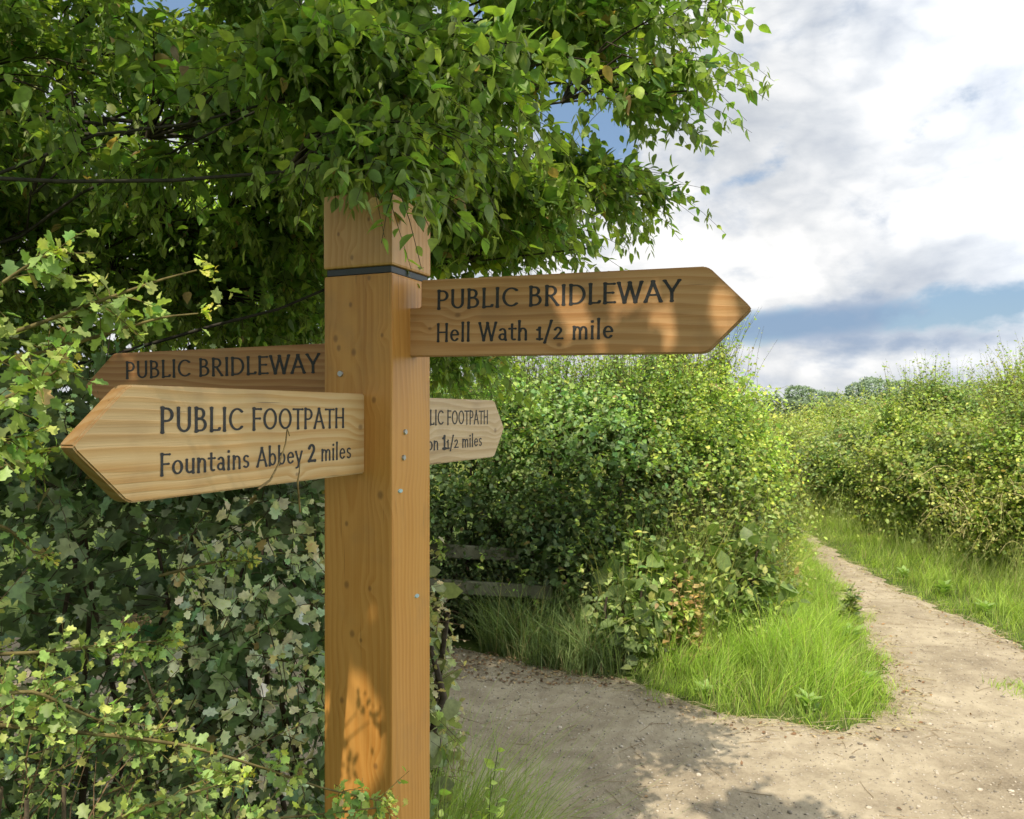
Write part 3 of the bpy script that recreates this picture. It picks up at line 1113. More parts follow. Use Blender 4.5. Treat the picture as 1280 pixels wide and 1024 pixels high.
P = np.concatenate([scatter_dirt(k - 150), scatter_dirt(150, dmax=.3)])
a = RNG.uniform(0, 6.28, k)
L = RNG.uniform(.03, .16, k)
dv = np.stack([np.cos(a), np.sin(a), np.zeros(k)], 1) * L[:, None]
p0 = np.stack([P[:, 0], P[:, 1], hgt(P[:, 0], P[:, 1]) + .016], 1)
tubes_many(acc, np.stack([p0, p0 + dv * .5 + RNG.normal(0, .004, (k, 3)) * np.array([1, 1, .3]), p0 + dv], 1), .0016, .001, (.33, .25, .15))
k = 900
P = scatter_dirt(k, lo=(.3, 3.6), hi=(4.2, 10), dmin=-.06, dmax=.13)
a = RNG.uniform(0, 6.28, k)
L = RNG.uniform(.05, .20, k)
dv = np.stack([np.cos(a), np.sin(a), RNG.uniform(-.02, .12, k)], 1) * L[:, None]
p0 = np.stack([P[:, 0], P[:, 1], hgt(P[:, 0], P[:, 1]) + .018], 1)
tubes_many(acc, np.stack([p0, p0 + dv * .5 + RNG.normal(0, .006, (k, 3)) * np.array([1, 1, .3]), p0 + dv], 1), .0014, .0006, (.50, .44, .24))
tag(acc.build('leaf_litter', M['litter']), 'dry fallen leaves and broken twigs along the path edges', 'leaf litter', kind='stuff')

# ------------------------------------------------------------------ overhanging tree
TREE = empty('tree', (-3.1, 3.0, 0))
tag(TREE, 'big leafy tree whose branches hang over the signpost from the left', 'tree')
leafA, leafB, wood, keysA = Acc(), Acc(), Acc(), Acc()
trunk_acc = Acc()
tp = np.array([(-3.1, 3.0, -.05), (-3.08, 2.98, .8), (-3.0, 2.95, 1.7), (-2.97, 2.9, 2.8), (-2.9, 2.85, 4.0), (-2.85, 2.8, 5.6), (-2.8, 2.8, 7.0)])
tube(trunk_acc, tp, [.26, .21, .185, .16, .12, .07, .02], (.10, .085, .065), 14)
trunk_acc.build('trunk', M['bark'], TREE, True)

# sun flecks: leaves standing in these sun rays are left out
FLECK = []


def fleck(p, r):
    FLECK.append((np.array(p, float), r))


def on_right(px, py):
    """a point of the right board's face"""
    q = (px - 640) / F
    s = (q * 1.54 + .1957) / (.926 + .378 * q)
    y = 1.54 - .378 * s
    return at(px, py, y)


for px, py, r in [(706, 375, .016), (712, 400, .018), (740, 408, .013), (776, 360, .018), (814, 360, .022), (842, 356, .010), (752, 432, .011), (795, 437, .014), (838, 412, .016),
                  (903, 366, .024), (912, 388, .018), (868, 428, .011), (770, 385, .012), (690, 360, .010), (815, 385, .010), (725, 372, .012)]:
    fleck(on_right(px, py), r)
for px, py, r in [(452, 850, .022), (440, 870, .02), (470, 885, .02), (450, 905, .032), (462, 915, .02), (430, 892, .012), (465, 775, .016), (428, 815, .010)]:
    fleck(at(px, py, 1.50), r * .75)


# openings between the tiers of the crown
GAPS = [(np.array(c), np.array(r)) for c, r in [((-1.32, 3.1, 2.53), (.26, 1.7, .12)), ((-1.10, 3.1, 2.40), (.22, 1.7, .10)), ((-1.25, 3.1, 3.08), (.22, 1.2, .07)),
                                              ((-.12, 2.5, 2.72), (.07, 1.0, .08)), ((.17, 2.4, 2.50), (.20, .9, .115)), ((.02, 2.2, 2.36), (.08, .8, .05)), ((-.95, 2.9, 2.0), (.12, 1.0, .05))]]


def keep_tree(p):
    ok = np.ones(len(p), bool)
    for c, r in GAPS:
        ok &= (((p - c) / r) ** 2).sum(1) > RNG.uniform(.7, 1.2, len(p))
    for q, r in FLECK:
        d = p - q
        t = d @ S
        dist = np.linalg.norm(d - t[:, None] * S, axis=1)
        ok &= ~((dist < r + .009) & (t > .1))
    return ok


HIGH = []          # wider openings cut in the unseen upper tiers to let sun spots through
for px, py, r in [(782, 915, .05), (772, 950, .04), (835, 950, .05), (820, 990, .05), (760, 965, .035), (900, 985, .04), (700, 905, .03)]:
    gx, gy = gnd(px, py)
    HIGH.append((np.array((gx, gy, 0)), r))
for c, r in [((-1.2, 3.0, 2.4), .16), ((-1.75, 3.0, 2.75), .18), ((-.95, 2.7, 2.75), .14), ((-.45, 2.4, 2.62), .14), ((-1.5, 2.4, 2.3), .14), ((-2.0, 2.9, 2.6), .15), ((-1.25, 4.4, 2.4), .25)]:
    HIGH.append((np.array(c), r))
for px, py, yy, r in [(120, 400, 1.0, .08), (205, 362, 1.0, .06), (60, 450, .97, .08), (30, 540, .96, .06), (60, 900, 1.1, .09), (150, 930, 1.15, .05), (20, 980, 1.05, .08), (280, 965, 1.2, .05), (120, 810, 1.2, .05)]:
    HIGH.append((at(px, py, yy), r))


def keep_high(p):
    ok = keep_tree(p)
    for q, r in HIGH:
        d = p - q
        t = d @ S
        ok &= np.linalg.norm(d - t[:, None] * S, axis=1) > r + .02
    return ok


TREE_OLD = (.095, .165, .028)
TREE_NEW = (.20, .275, .040)


def lobe(c, r, nb, k, size=.051, zstart=None, leaves=9, key=.5, acc=None, tmpl=OV, pal=(TREE_OLD, TREE_NEW), limb=True, axis=None):
    acc = acc or leafA
    c, r = np.array(c, float), np.array(r, float)
    h0 = RNG.uniform(-.35, .5) + zstart if zstart is not None else RNG.uniform(-.4, .6) + max(1.6, c[2] - .15 * np.linalg.norm(c[:2] - tp[0, :2]))
    i = np.interp(h0, tp[:, 2], np.arange(len(tp)))
    st = np.array([np.interp(h0, tp[:, 2], tp[:, q]) for q in range(3)])
    tip = c if axis is None else np.array(axis, float)
    t = np.linspace(0, 1, 12)[:, None]
    mid = (st + tip) / 2 + np.array([0, 0, .28])
    limbP = (1 - t) ** 2 * st + 2 * t * (1 - t) * mid + t * t * tip + RNG.normal(0, .022, (12, 3)) * np.sin(t * 3.1) + np.sin(t * RNG.uniform(4, 9, (1, 3)) + RNG.uniform(0, 6, (1, 3))) * np.array([.07, .09, .075]) * np.sin(t * 3.1)
    tube(wood, limbP, np.linspace(.015, .003, 12) * RNG.uniform(.45, .9), (.05, .045, .034), 7)
    q = norm(RNG.normal(size=(nb, 3))) * (RNG.uniform(.1, 1, (nb, 1)) ** .45)
    ends = c + q * r
    ft = np.clip(RNG.uniform(.45, 1, nb), 0, 1)
    idx = (ft * 11).astype(int)
    # leave the limb at the nearest place not too close to the end
    dd = np.linalg.norm(limbP[None, :, :] - ends[:, None, :], axis=2)
    near = np.clip(dd.argmin(1) - 1, 3, 11)
    b0 = limbP[near]
    tt = np.linspace(0, 1, 5)
    sag = RNG.uniform(-.02, .10, nb)
    BP = np.stack([b0 * (1 - a) + ends * a + UP * (np.sin(a * 3.14) * sag)[:, None] + RNG.normal(0, .012, (nb, 3)) * (a * (1 - a) * 4) for a in tt], 1)
    tubes_many(wood, BP, RNG.uniform(.003, .007, nb) * (.4 if c[2] > 3.25 else 1), .0012, (.06, .048, .034))
    # leafy twigs along the outer part of each sub branch
    n_t = nb * k
    bi = np.repeat(np.arange(nb), k)
    a = RNG.uniform(.25, 1.0, n_t)
    i0 = np.minimum((a * 4).astype(int), 3)
    fr = a * 4 - i0
    base = BP[bi, i0] * (1 - fr)[:, None] + BP[bi, i0 + 1] * fr[:, None]
    along = norm(ends - b0)[bi]
    d = norm(along * .8 + RNG.normal(0, .55, (n_t, 3)) * np.array([1, 1, .45]) - UP * .12)
    Ls = RNG.uniform(.10, .26, n_t)
    shoots(acc, wood, base, d, Ls, leaves, size, pal, tmpl, droop=.35, jit=.38, young=.5, keep=keep_high if c[2] > 3.2 else keep_tree, upness=.9, spread=.95,
           stem_r=.0013, stem_col=(.065, .06, .03))
    # hanging seed keys
    nk = int(n_t * key)
    if nk:
        sel = RNG.integers(0, n_t, nk)
        top = base[sel] + d[sel] * (Ls[sel] * RNG.uniform(.4, 1, nk))[:, None]
        KL = RNG.uniform(.05, .09, nk)
        for j in range(9):
            f = j / 9
            p = top - UP * (KL * f + .01)[:, None] + RNG.normal(0, .003, (nk, 3))
            az_ = RNG.uniform(0, 6.28, nk)
            out = np.stack([np.cos(az_), np.sin(az_), np.full(nk, -1.6)], 1)
            col = np.array((.15, .19, .045)) * RNG.normal(1, .15, (nk, 1))
            m = keep_tree(p)
            place_leaves(keysA, BRACT, p[m], out[m], np.stack([np.cos(az_), np.sin(az_), np.full(nk, .5)], 1)[m], RNG.uniform(.022, .034, nk)[m], col[m])


# the part of the crown seen in the photo, tier by tier
lobe((-1.75, 3.2, 2.95), (1.35, 1.0, .70), 82, 13)
lobe((-2.2, 2.6, 2.45), (1.0, .8, .60), 67, 13)
lobe((-.62, 2.7, 2.78), (.80, .75, .34), 62, 13)
lobe((.10, 2.4, 2.74), (.55, .50, .20), 24, 12)
lobe((.33, 2.15, 2.50), (.16, .25, .13), 12, 11, axis=(.46, 2.1, 2.44))
lobe((.30, 2.30, 2.70), (.35, .35, .14), 15, 11)
lobe((.20, 2.45, 2.27), (.34, .30, .085), 24, 11, axis=(.40, 2.42, 2.30))
lobe((.02, 2.15, 2.12), (.28, .30, .09), 22, 11, axis=(.20, 2.1, 2.02))
lobe((-.22, 1.95, 2.22), (.30, .32, .13), 21, 12)
lobe((-.29, 1.56, 2.29), (.19, .15, .075), 24, 11, size=.050)
lobe((-.10, 1.66, 2.28), (.20, .2, .13), 15, 11, size=.050)
lobe((-1.25, 3.1, 2.18), (1.0, .75, .42), 62, 13, zstart=2.0)
lobe((-.75, 2.6, 2.28), (.55, .55, .32), 49, 12)
lobe((-1.9, 2.5, 1.95), (.9, .6, .38), 38, 12, zstart=1.8)
lobe((-.75, 2.05, 2.35), (.45, .3, .2), 18, 11)
lobe((-1.7, 5.0, 2.7), (1.7, .9, 1.1), 90, 10, leaves=8, size=.07, tmpl=SIMPLE, key=0, zstart=2.5, pal=((.24, .34, .05), (.42, .50, .08)))  # brighter leaf palette paints sunlight onto this rear tier
lobe((-3.9, 4.2, 2.6), (1.5, 1.5, 1.2), 120, 10, leaves=8, size=.075, tmpl=SIMPLE, key=0)
lobe((-.165, 1.40, 2.05), (.085, .08, .075), 7, 8, size=.046)
# (kept clear above the cap)
# higher tiers above the view: they throw the shade
lobe((.12, .12, 3.40), (.62, .50, .40), 44, 62, tmpl=WIDE, key=0, size=.044)
lobe((-.62, .10, 3.30), (.50, .50, .36), 38, 62, tmpl=WIDE, key=0, size=.044)
lobe((-1.05, .45, 3.60), (1.10, .85, .42), 50, 42, tmpl=WIDE, key=0, size=.055)
lobe((-.55, 1.75, 3.75), (1.00, .90, .42), 135, 12, tmpl=WIDE, key=0, size=.066)
lobe((-.95, 3.05, 4.0), (1.15, .75, .42), 100, 11, tmpl=WIDE, key=0, size=.066)
lobe((-2.4, 1.2, 3.9), (1.2, 1.5, .6), 90, 10, tmpl=WIDE, key=0, size=.066)
lobe((-1.2, 4.4, 1.95), (1.5, .6, .75), 90, 11, zstart=2.0, key=.2)
lobe((-.95, 3.0, 1.95), (.5, .5, .28), 40, 12, zstart=2.2)
lobe((-.22, 3.0, 1.80), (.16, .3, .10), 14, 9, zstart=2.4)
lobe((-1.6, 2.3, 2.55), (.6, .4, .35), 36, 12)
lobe((-.10, 3.35, 4.1), (.65, .45, .35), 60, 10, tmpl=WIDE, key=0, size=.066)
lobe((-1.9, 2.8, 2.35), (.9, .5, .3), 46, 12)
lobe((-2.3, 3.4, 3.2), (.9, .7, .5), 50, 12)
lobe((.42, .75, 3.5), (.24, .26, .2), 18, 10, tmpl=WIDE, key=0, size=.066)
lobe((-2.9, 1.9, 5.5), (1.6, 1.2, 1.0), 80, 10, tmpl=WIDE, key=0, size=.075)
leafA.build('crown', M['tree_leaf'], TREE)
wood.build('branches', M['bark'], TREE, True)
keysA.build('seed_keys', M['tree_leaf'], TREE)

# ------------------------------------------------------------------ ivy covered bank on the left
IV_OLD, IV_NEW = (.075, .11, .045), (.15, .19, .07)
IV = [((-.80, 2.30, .70), (.42, .45, .95)), ((-1.35, 2.25, .70), (.70, .60, 1.0)), ((-2.2, 2.3, .75), (.95, .75, 1.05)), ((-.62, 2.15, .45), (.34, .38, .8))]
ivy = empty('ivy_bush', (-1.3, 2.3, 0))
tag(ivy, 'dark ivy covered bush filling the left side behind the signpost', 'bush')
leaf, stem = Acc(), Acc()
p, nn = sample_shell(IV, 2900, lo=.70)
m = (p[:, 1] < 2.9)
p, nn = p[m], nn[m]
k = len(p)
tone = RNG.normal(1, .2, (k, 1))
L = RNG.uniform(.14, .32, k)
d = norm(nn * .9 + RNG.normal(0, .6, (k, 3)))
shoots(leaf, stem, p - d * .1, d, L, 6, .058, (IV_OLD, IV_NEW), IVY, droop=.3, jit=.42, young=.2, tone=tone, upness=.45, stem_col=(.10, .075, .05))
p, nn = sample_shell(IV, 1500, lo=.86, hi=1.06)
m = (p[:, 1] < 2.5)
p, nn = p[m], nn[m]
k = len(p)
d = norm(nn + UP * .2 + RNG.normal(0, .55, (k, 3)))
dusty = RNG.uniform(size=(k, 1)) < .30
tn = np.where(dusty, 1.7, 1.0) * RNG.normal(1, .2, (k, 1))
shoots(leaf, stem, p - d * .08, d, RNG.uniform(.12, .26, k), 6, .040, ((.12, .16, .07), (.25, .27, .14)), HAW, droop=.2, jit=.45, young=.4, tone=tn, upness=.5)
# dry, pale, dusty leaves near the post
pp = np.stack([at(px, py, RNG.uniform(1.68, 1.85)) for px, py in zip(RNG.uniform(230, 412, 110), RNG.uniform(620, 980, 110))])
k = len(pp)
d = norm(np.array([.1, -.7, .1]) + RNG.normal(0, .5, (k, 3)))
shoots(leaf, stem, pp, d, RNG.uniform(.08, .16, k), 5, .036, ((.33, .34, .23), (.42, .36, .25)), HAW, droop=.3, jit=.5, young=.3, upness=.3)
for e in IV:
    c, r = np.array(e[0]), np.array(e[1])
    for _ in range(9):
        b0 = np.array([c[0] + RNG.normal(0, .12), c[1] + RNG.normal(0, .1), -.02])
        b1 = np.array([c[0] + RNG.normal(0, .5) * r[0], c[1] - r[1] * RNG.uniform(0, .8), c[2] + r[2] * .6])
        tt = np.linspace(0, 1, 7)[:, None]
        tube(stem, b0 * (1 - tt) + b1 * tt + RNG.normal(0, .03, (7, 3)), np.linspace(.014, .004, 7), (.09, .065, .045), 5)
# a thin tendril that climbs across the near board
td = [at(*q) for q in [(322, 612, .93), (338, 600, 1.02), (350, 577, 1.12), (357, 555, 1.14), (359, 536, 1.14), (362, 545, 1.15)]]
td2 = [at(*q) for q in [(375, 640, 1.2), (372, 602, 1.16), (374, 590, 1.16), (375, 578, 1.17)]]
leaf.build('foliage', M['ivy_leaf'], ivy)
stem.build('stems', M['bark'], ivy, True)

# dried flower head standing out of the ivy
fh = empty('dried_flower_head', tuple(at(160, 800, 1.62)))
tag(fh, 'small dried brown flower head sticking out of the ivy below the near board', 'flower head')
acc = Acc()
b = at(164, 800, 1.62)
tops = []
stm = Acc()
tube(stm, [b + (0.05, .25, -.45), b + (.02, .1, -.2), b], [.003, .0025, .0015], (.20, .15, .09), 5)
for q in range(16):
    o_ = b + np.array([RNG.normal(0, .016), RNG.normal(0, .014), .03 + RNG.uniform(-.008, .012)])
    tube(stm, [b, (b + o_) / 2 + (0, 0, -.003), o_], [.0009, .0008, .0007], (.22, .16, .10), 4)
    tops.append(o_)
tops = np.repeat(np.array(tops), 9, 0) + RNG.normal(0, .005, (144, 3))
place_leaves(acc, SIMPLE, tops, RNG.normal(size=(144, 3)), UP + RNG.normal(0, .5, (144, 3)), RNG.uniform(.006, .011, 144), np.array((.36, .25, .15)) * RNG.normal(1, .2, (144, 1)))
acc.build('florets', M['litter'], fh)
stm.build('stalk', M['bark'], fh, True)

# ------------------------------------------------------------------ hawthorn in front on the left
HW_OLD, HW_NEW = (.115, .165, .045), (.27, .30, .06)
hw = empty('hawthorn_shrub', (-.95, 1.1, 0))
tag(hw, 'bright young hawthorn shrub in the bottom left corner, its sprays reaching up and right', 'shrub')
leaf, stem = Acc(), Acc()
E = [((-.85, 1.20, .62), (.38, .26, .62)), ((-.62, 1.30, .50), (.28, .20, .52)), ((-1.25, 1.25, .80), (.38, .30, .75))]
p, nn = sample_shell(E, 560, lo=.7)
m = p[:, 2] > .45
p, nn = p[m], nn[m]
k = len(p)
d = norm(nn * .7 + UP * .5 + RNG.normal(0, .5, (k, 3)))
shoots(leaf, stem, p - d * .1, d, RNG.uniform(.12, .24, k), 10, .020, (HW_OLD, HW_NEW), HAW, droop=.15, jit=.4, young=.7, upness=.6, stem_col=(.17, .11, .06))


def spray(pts, n_side, size=.030, kk=6, young=.8, sl=(.03, .07)):
    P = np.array([at(*q) for q in pts])
    t0 = np.linspace(0, 1, len(P))
    t = np.linspace(0, 1, 16)
    Q = np.stack([np.interp(t, t0, P[:, j]) for j in range(3)], 1)
    Q[1:-1] = (Q[:-2] + Q[1:-1] * 2 + Q[2:]) / 4
    tube(stem, Q, np.linspace(.0035, .001, 16), (.16, .13, .05), 5)
    tb = RNG.uniform(.02, 1, n_side)
    base = np.stack([np.interp(tb, t, Q[:, j]) for j in range(3)], 1)
    ax = norm(Q[-1] - Q[0])
    d = norm(ax * .5 + RNG.normal(0, .8, (n_side, 3)))
    shoots(leaf, stem, base, d, RNG.uniform(sl[0], sl[1], n_side), kk + 1, size * .8, ((.15, .22, .055), (.30, .36, .085)), HAW, droop=.1, jit=.4, young=young, keep=keep_tree, upness=.6, stem_r=.001,
           stem_col=(.17, .14, .05))
    # the small reddish tip
    tipn = 5
    shoots(leaf, None, np.tile(Q[-1], (tipn, 1)), norm(ax + RNG.normal(0, .5, (tipn, 3))), np.full(tipn, .025), 3, .014, ((.34, .38, .07), (.42, .36, .08)), HAW, droop=0, young=.8)


spray([(-80, 445, 1.0), (30, 412, 1.0), (120, 378, 1.0), (200, 350, 1.0), (246, 338, 1.0)], 27, .031, 5)
spray([(-80, 470, 1.02), (60, 440, 1.02), (150, 412, 1.03), (205, 396, 1.04), (248, 392, 1.05)], 18, .026, 5)
spray([(-90, 400, .95), (-20, 370, .95), (30, 335, .95), (60, 318, .95)], 15, .028, 5)
spray([(-60, 520, .95), (0, 500, .95), (50, 480, .97), (75, 460, .98)], 18, .030, 5)
spray([(-90, 560, .95), (-20, 560, .95), (25, 545, .97)], 16, .030, 5)
spray([(-60, 640, 1.2), (10, 660, 1.25), (40, 690, 1.3), (55, 694, 1.3)], 8, .024, 4)
spray([(-60, 600, 1.0), (20, 580, 1.02), (60, 562, 1.04), (92, 556, 1.05)], 14, .022, 4)
spray([(-80, 900, 1.05), (100, 915, 1.1), (230, 930, 1.15), (330, 960, 1.2), (400, 985, 1.22), (485, 1003, 1.25)], 44, .024, 5)
spray([(-60, 820, 1.1), (60, 815, 1.15), (150, 805, 1.25), (215, 800, 1.3)], 34, .026, 5)
spray([(-60, 880, 1.0), (40, 862, 1.05), (110, 895, 1.1), (190, 925, 1.15)], 34, .026, 5)
spray([(60, 1060, 1.05), (180, 1010, 1.1), (260, 985, 1.15), (300, 970, 1.2)], 30, .026, 5)
spray([(120, 1060, 1.1), (260, 1030, 1.15), (380, 1020, 1.2), (470, 1010, 1.24)], 26, .022, 5)
spray([(200, 720, 1.55), (255, 705, 1.5), (290, 700, 1.48), (312, 702, 1.46)], 14, .022, 4)
for e in E:
    c, r = np.array(e[0]), np.array(e[1])
    for _ in range(7):
        b0 = np.array([c[0] + RNG.normal(0, .08), c[1] + RNG.normal(0, .06), -.02])
        b1 = np.array([c[0] + RNG.normal(0, .5) * r[0], c[1] + RNG.normal(0, .3) * r[1], c[2] + r[2] * .7])
        tt = np.linspace(0, 1, 7)[:, None]
        tube(stem, b0 * (1 - tt) + b1 * tt + RNG.normal(0, .015, (7, 3)), np.linspace(.009, .003, 7), (.12, .09, .06), 5)
leaf.build('foliage', M['leaf'], hw)
stem.build('stems', M['bark'], hw, True)

tn_ = empty('bindweed_tendril', tuple(td[0]))
tag(tn_, 'thin dry tendril curling across the lettering of the near finger board', 'tendril')
acc = Acc()
for q in (td, td2):
    tube(acc, np.array(q), np.linspace(.0016, .0008, len(q)), (.24, .17, .07), 5)
acc.build('stalk', M['bark'], tn_, True)

# ------------------------------------------------------------------ hedge across the middle
HD_OLD, HD_NEW = (.095, .155, .050), (.255, .335, .060)
sun_tone = lambda p: .72 + .28 * np.clip((p[:, :1] - .6) / .6, 0, 1) + (.75 - .28 * np.clip((p[:, :1] - .6) / .6, 0, 1)) * np.clip((p[:, 2:] - 1.0) / .8, 0, 1)  # tree shade painted into leaf colours low and left, sunlight into the top
vis = lambda p, nn: ((nn[:, 1] < .45) | (nn[:, 2] > .3))
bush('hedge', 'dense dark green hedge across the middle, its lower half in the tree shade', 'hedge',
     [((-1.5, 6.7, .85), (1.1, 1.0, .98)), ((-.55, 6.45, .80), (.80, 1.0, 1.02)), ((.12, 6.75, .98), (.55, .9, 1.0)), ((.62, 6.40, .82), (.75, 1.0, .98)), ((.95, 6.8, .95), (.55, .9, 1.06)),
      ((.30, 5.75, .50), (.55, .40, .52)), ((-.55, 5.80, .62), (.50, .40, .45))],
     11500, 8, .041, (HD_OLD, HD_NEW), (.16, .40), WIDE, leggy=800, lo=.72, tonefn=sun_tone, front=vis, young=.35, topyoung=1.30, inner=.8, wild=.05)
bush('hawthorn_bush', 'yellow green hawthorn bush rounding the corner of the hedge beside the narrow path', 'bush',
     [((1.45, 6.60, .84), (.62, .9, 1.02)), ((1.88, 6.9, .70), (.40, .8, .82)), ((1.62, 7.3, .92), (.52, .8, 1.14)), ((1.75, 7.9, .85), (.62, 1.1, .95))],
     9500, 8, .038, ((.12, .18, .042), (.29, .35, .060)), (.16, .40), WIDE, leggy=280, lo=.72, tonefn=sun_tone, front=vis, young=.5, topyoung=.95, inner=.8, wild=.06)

# weathered rails of an old fence half buried in the hedge
fence = empty('wooden_fence', (.0, 5.6, 0))
tag(fence, 'old dark post and rail fence half swallowed by the shaded hedge', 'fence')


def rail_mesh(p0, p1, h, t):
    p0, p1 = np.array(p0), np.array(p1)
    L = np.linalg.norm(p1 - p0)
    bm = bevel_box(0, L, -t / 2, t / 2, -h / 2, h / 2, .006, 1)
    d = (p1 - p0) / L
    yv = norm(np.cross(UP, d))
    zv = np.cross(d, yv)
    mt = Matrix(((d[0], yv[0], zv[0], p0[0]), (d[1], yv[1], zv[1], p0[1]), (d[2], yv[2], zv[2], p0[2]), (0, 0, 0, 1)))
    bmesh.ops.transform(bm, matrix=mt, verts=bm.verts)
    return bm


def world_part(name, bm, mat, root):
    bmesh.ops.translate(bm, vec=-Vector(root.location), verts=bm.verts)
    return bm_obj(name, bm, mat, root)


world_part('rail', rail_mesh(at(470, 683, 5.44), at(648, 694, 5.52), .09, .04), M['rail'], fence)
world_part('rail', rail_mesh(at(480, 728, 5.38), at(690, 741, 5.44), .09, .04), M['rail'], fence)
for px in (492, 668):
    b = at(px, 700, 5.66)
    world_part('fence_post', rail_mesh((b[0], b[1] + .04, -.1), (b[0], b[1] + .04, .86), .09, .09), M['rail'], fence)

# bramble at the hedge foot with broad pale leaves
bush('bramble', 'sunlit bramble with broad yellowish leaves at the foot of the corner bush', 'bramble',
     [((.95, 5.35, .35), (.40, .35, .42)), ((1.45, 5.55, .35), (.45, .40, .50))], 520, 6, .062, ((.15, .22, .05), (.33, .36, .09)), (.15, .4), OV, lo=.6, leggy=40, young=.6)
bush('bramble', 'low shaded bramble with broad leaves beside the long drooping grass', 'bramble',
     [((.70, 5.05, .25), (.24, .24, .30))], 150, 6, .060, ((.12, .17, .05), (.26, .30, .08)), (.12, .3), OV, lo=.6, young=.5)
# pale dusty bramble peeping out to the right of the post
bush('bramble', 'pale dusty bramble with browning leaves peeping out right of the post', 'bramble',
     [((-.29, 2.35, .72), (.13, .22, .50)), ((-.33, 2.3, 1.0), (.10, .18, .22))], 240, 5, .032, ((.24, .26, .13), (.42, .34, .20)), (.10, .22), HAW, lo=.5, young=.5,
     spec_stem=(.20, .13, .08))

# ------------------------------------------------------------------ grass
def grass_area(name, label, poly, n, h, palette, hfn=None, width=(.003, .007), lean=.45, group=None, wind=(.1, 0)):
    poly = np.array(poly)
    lo, hi = poly.min(0), poly.max(0)
    out, got = [], 0
    while got < n:
        P = RNG.uniform(lo, hi, (n * 2, 2))
        s = poly_sd(P, poly) + .10 * np.sin(P[:, 0] * 11) * np.sin(P[:, 1] * 9) + np.abs(RNG.normal(0, .05, len(P)))
        P = P[s > 0]
        out.append(P)
        got += len(P)
    P = np.concatenate(out)[:n]
    acc = Acc()
    tq = (np.floor(P * 5.5 + .3 * np.sin(P[:, ::-1] * 7))).astype(int)
    tr_ = np.sin(tq[:, 0] * 91.7 + tq[:, 1] * 37.3) * 9631.7
    tr_ = tr_ - np.floor(tr_)
    hh = (.6 + .75 * tr_) * RNG.uniform(h[0], h[1], n) * (1 + .35 * np.sin(P[:, 0] * 6 + 1) * np.sin(P[:, 1] * 5))
    if hfn is not None:
        hh = hh * hfn(P)
    pos = np.stack([P[:, 0], P[:, 1], hgt(P[:, 0], P[:, 1]) - .01], 1)
    # blades gather in tufts
    tc_ = (np.floor(P * 9)).astype(int)
    rs = np.sin(tc_[:, 0] * 12.9898 + tc_[:, 1] * 78.233) * 43758.5453
    ang = (rs - np.floor(rs)) * 6.28 + RNG.normal(0, .9, n)
    ln = np.stack([np.cos(ang), np.sin(ang)], 1) * np.abs(RNG.normal(lean, lean * .5, n))[:, None] + np.array(wind)
    f = np.clip(RNG.normal(.4, .25, (n, 1)), 0, 1)
    col = np.array(palette[0]) * (1 - f) + np.array(palette[1]) * f
    dry = RNG.uniform(size=n) < .11
    col[dry] = np.array((.30, .26, .11))
    col *= RNG.normal(1, .12, (n, 1)) * (.78 + .42 * tr_[:, None])
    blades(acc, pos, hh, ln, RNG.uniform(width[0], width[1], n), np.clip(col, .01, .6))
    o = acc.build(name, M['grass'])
    tag(o, label, 'grass', group, 'stuff')
    return o


GR = ((.19, .32, .032), (.38, .50, .065))
edgedist = lambda P: np.clip(.22 + 2.6 * np.clip(-poly_sd(P, DIRT) + RNG.normal(0, .05, len(P)), 0, .42), .22, 1.25)
WEDGE = [gnd(*p) for p in [(792, 856), (850, 878), (950, 901), (1040, 914), (1106, 906), (1121, 872), (1086, 800), (1052, 742), (1015, 692), (1004, 668)]] + [(3.4, 11.5), (2.6, 11.5), (2.4, 8.5), (2.0, 6.2), (1.3, 5.5), (.75, 4.95)]
grass_area('grass', 'bright sunlit grass on the wedge between the two paths', WEDGE, 36000, (.12, .31), GR, edgedist)
grass_area('grass', 'tall seeding grass stalks along the foot of the corner bush', [(.7, 5.0), (1.3, 5.25), (2.0, 5.9), (2.3, 7.0), (2.4, 8.3), (2.1, 8.0), (1.9, 6.3), (1.2, 5.7), (.6, 5.3)], 3200, (.45, .95), ((.22, .26, .06), (.46, .42, .14)), None, (.002, .005), .4)
grass_area('grass', 'tall pale grasses leaning out from the foot of the right hand hedge', [(4.1, 6.6), (4.3, 8.0), (4.2, 9.6), (4.3, 11.5), (4.7, 11.5), (4.7, 8.5), (5.0, 7.0), (6.0, 6.9), (5.6, 6.5)], 1500, (.3, .65), ((.20, .28, .06), (.40, .44, .12)), None, (.0025, .006), .5)
grass_area('grass', 'long drooping shaded grass under the middle hedge', [gnd(*p) for p in [(600, 815), (640, 828), (700, 840), (770, 850), (790, 830), (770, 800), (640, 790)]], 2200, (.20, .44),
           ((.12, .19, .05), (.24, .31, .10)), None, (.004, .008), .6)
VERGE = [gnd(*p) for p in [(1280, 812), (1200, 776), (1105, 727), (1040, 690)]] + [(3.85, 10.8), (4.3, 13.0), (6.0, 13.0), (5.0, 10.0), (5.2, 8.2), (6.2, 7.0), (6.5, 4.8), (4.4, 4.6)]
grass_area('grass', 'short lush grass verge on the right of the narrow path', VERGE, 38000, (.07, .15), ((.19, .31, .030), (.40, .50, .065)), edgedist)
grass_area('grass', 'thin grass tufts on the bare ground at the right edge', [gnd(*p) for p in [(1255, 862), (1285, 858), (1290, 880), (1262, 880)]] , 260, (.03, .07), GR)
grass_area('grass', 'fine long grass around the post foot', [(-.34, 1.75), (-.10, 1.95), (.05, 2.25), (-.05, 2.5), (-.40, 2.3)], 6500, (.36, .78), ((.17, .26, .06), (.36, .45, .11)), None, (.0025, .0055), .45)
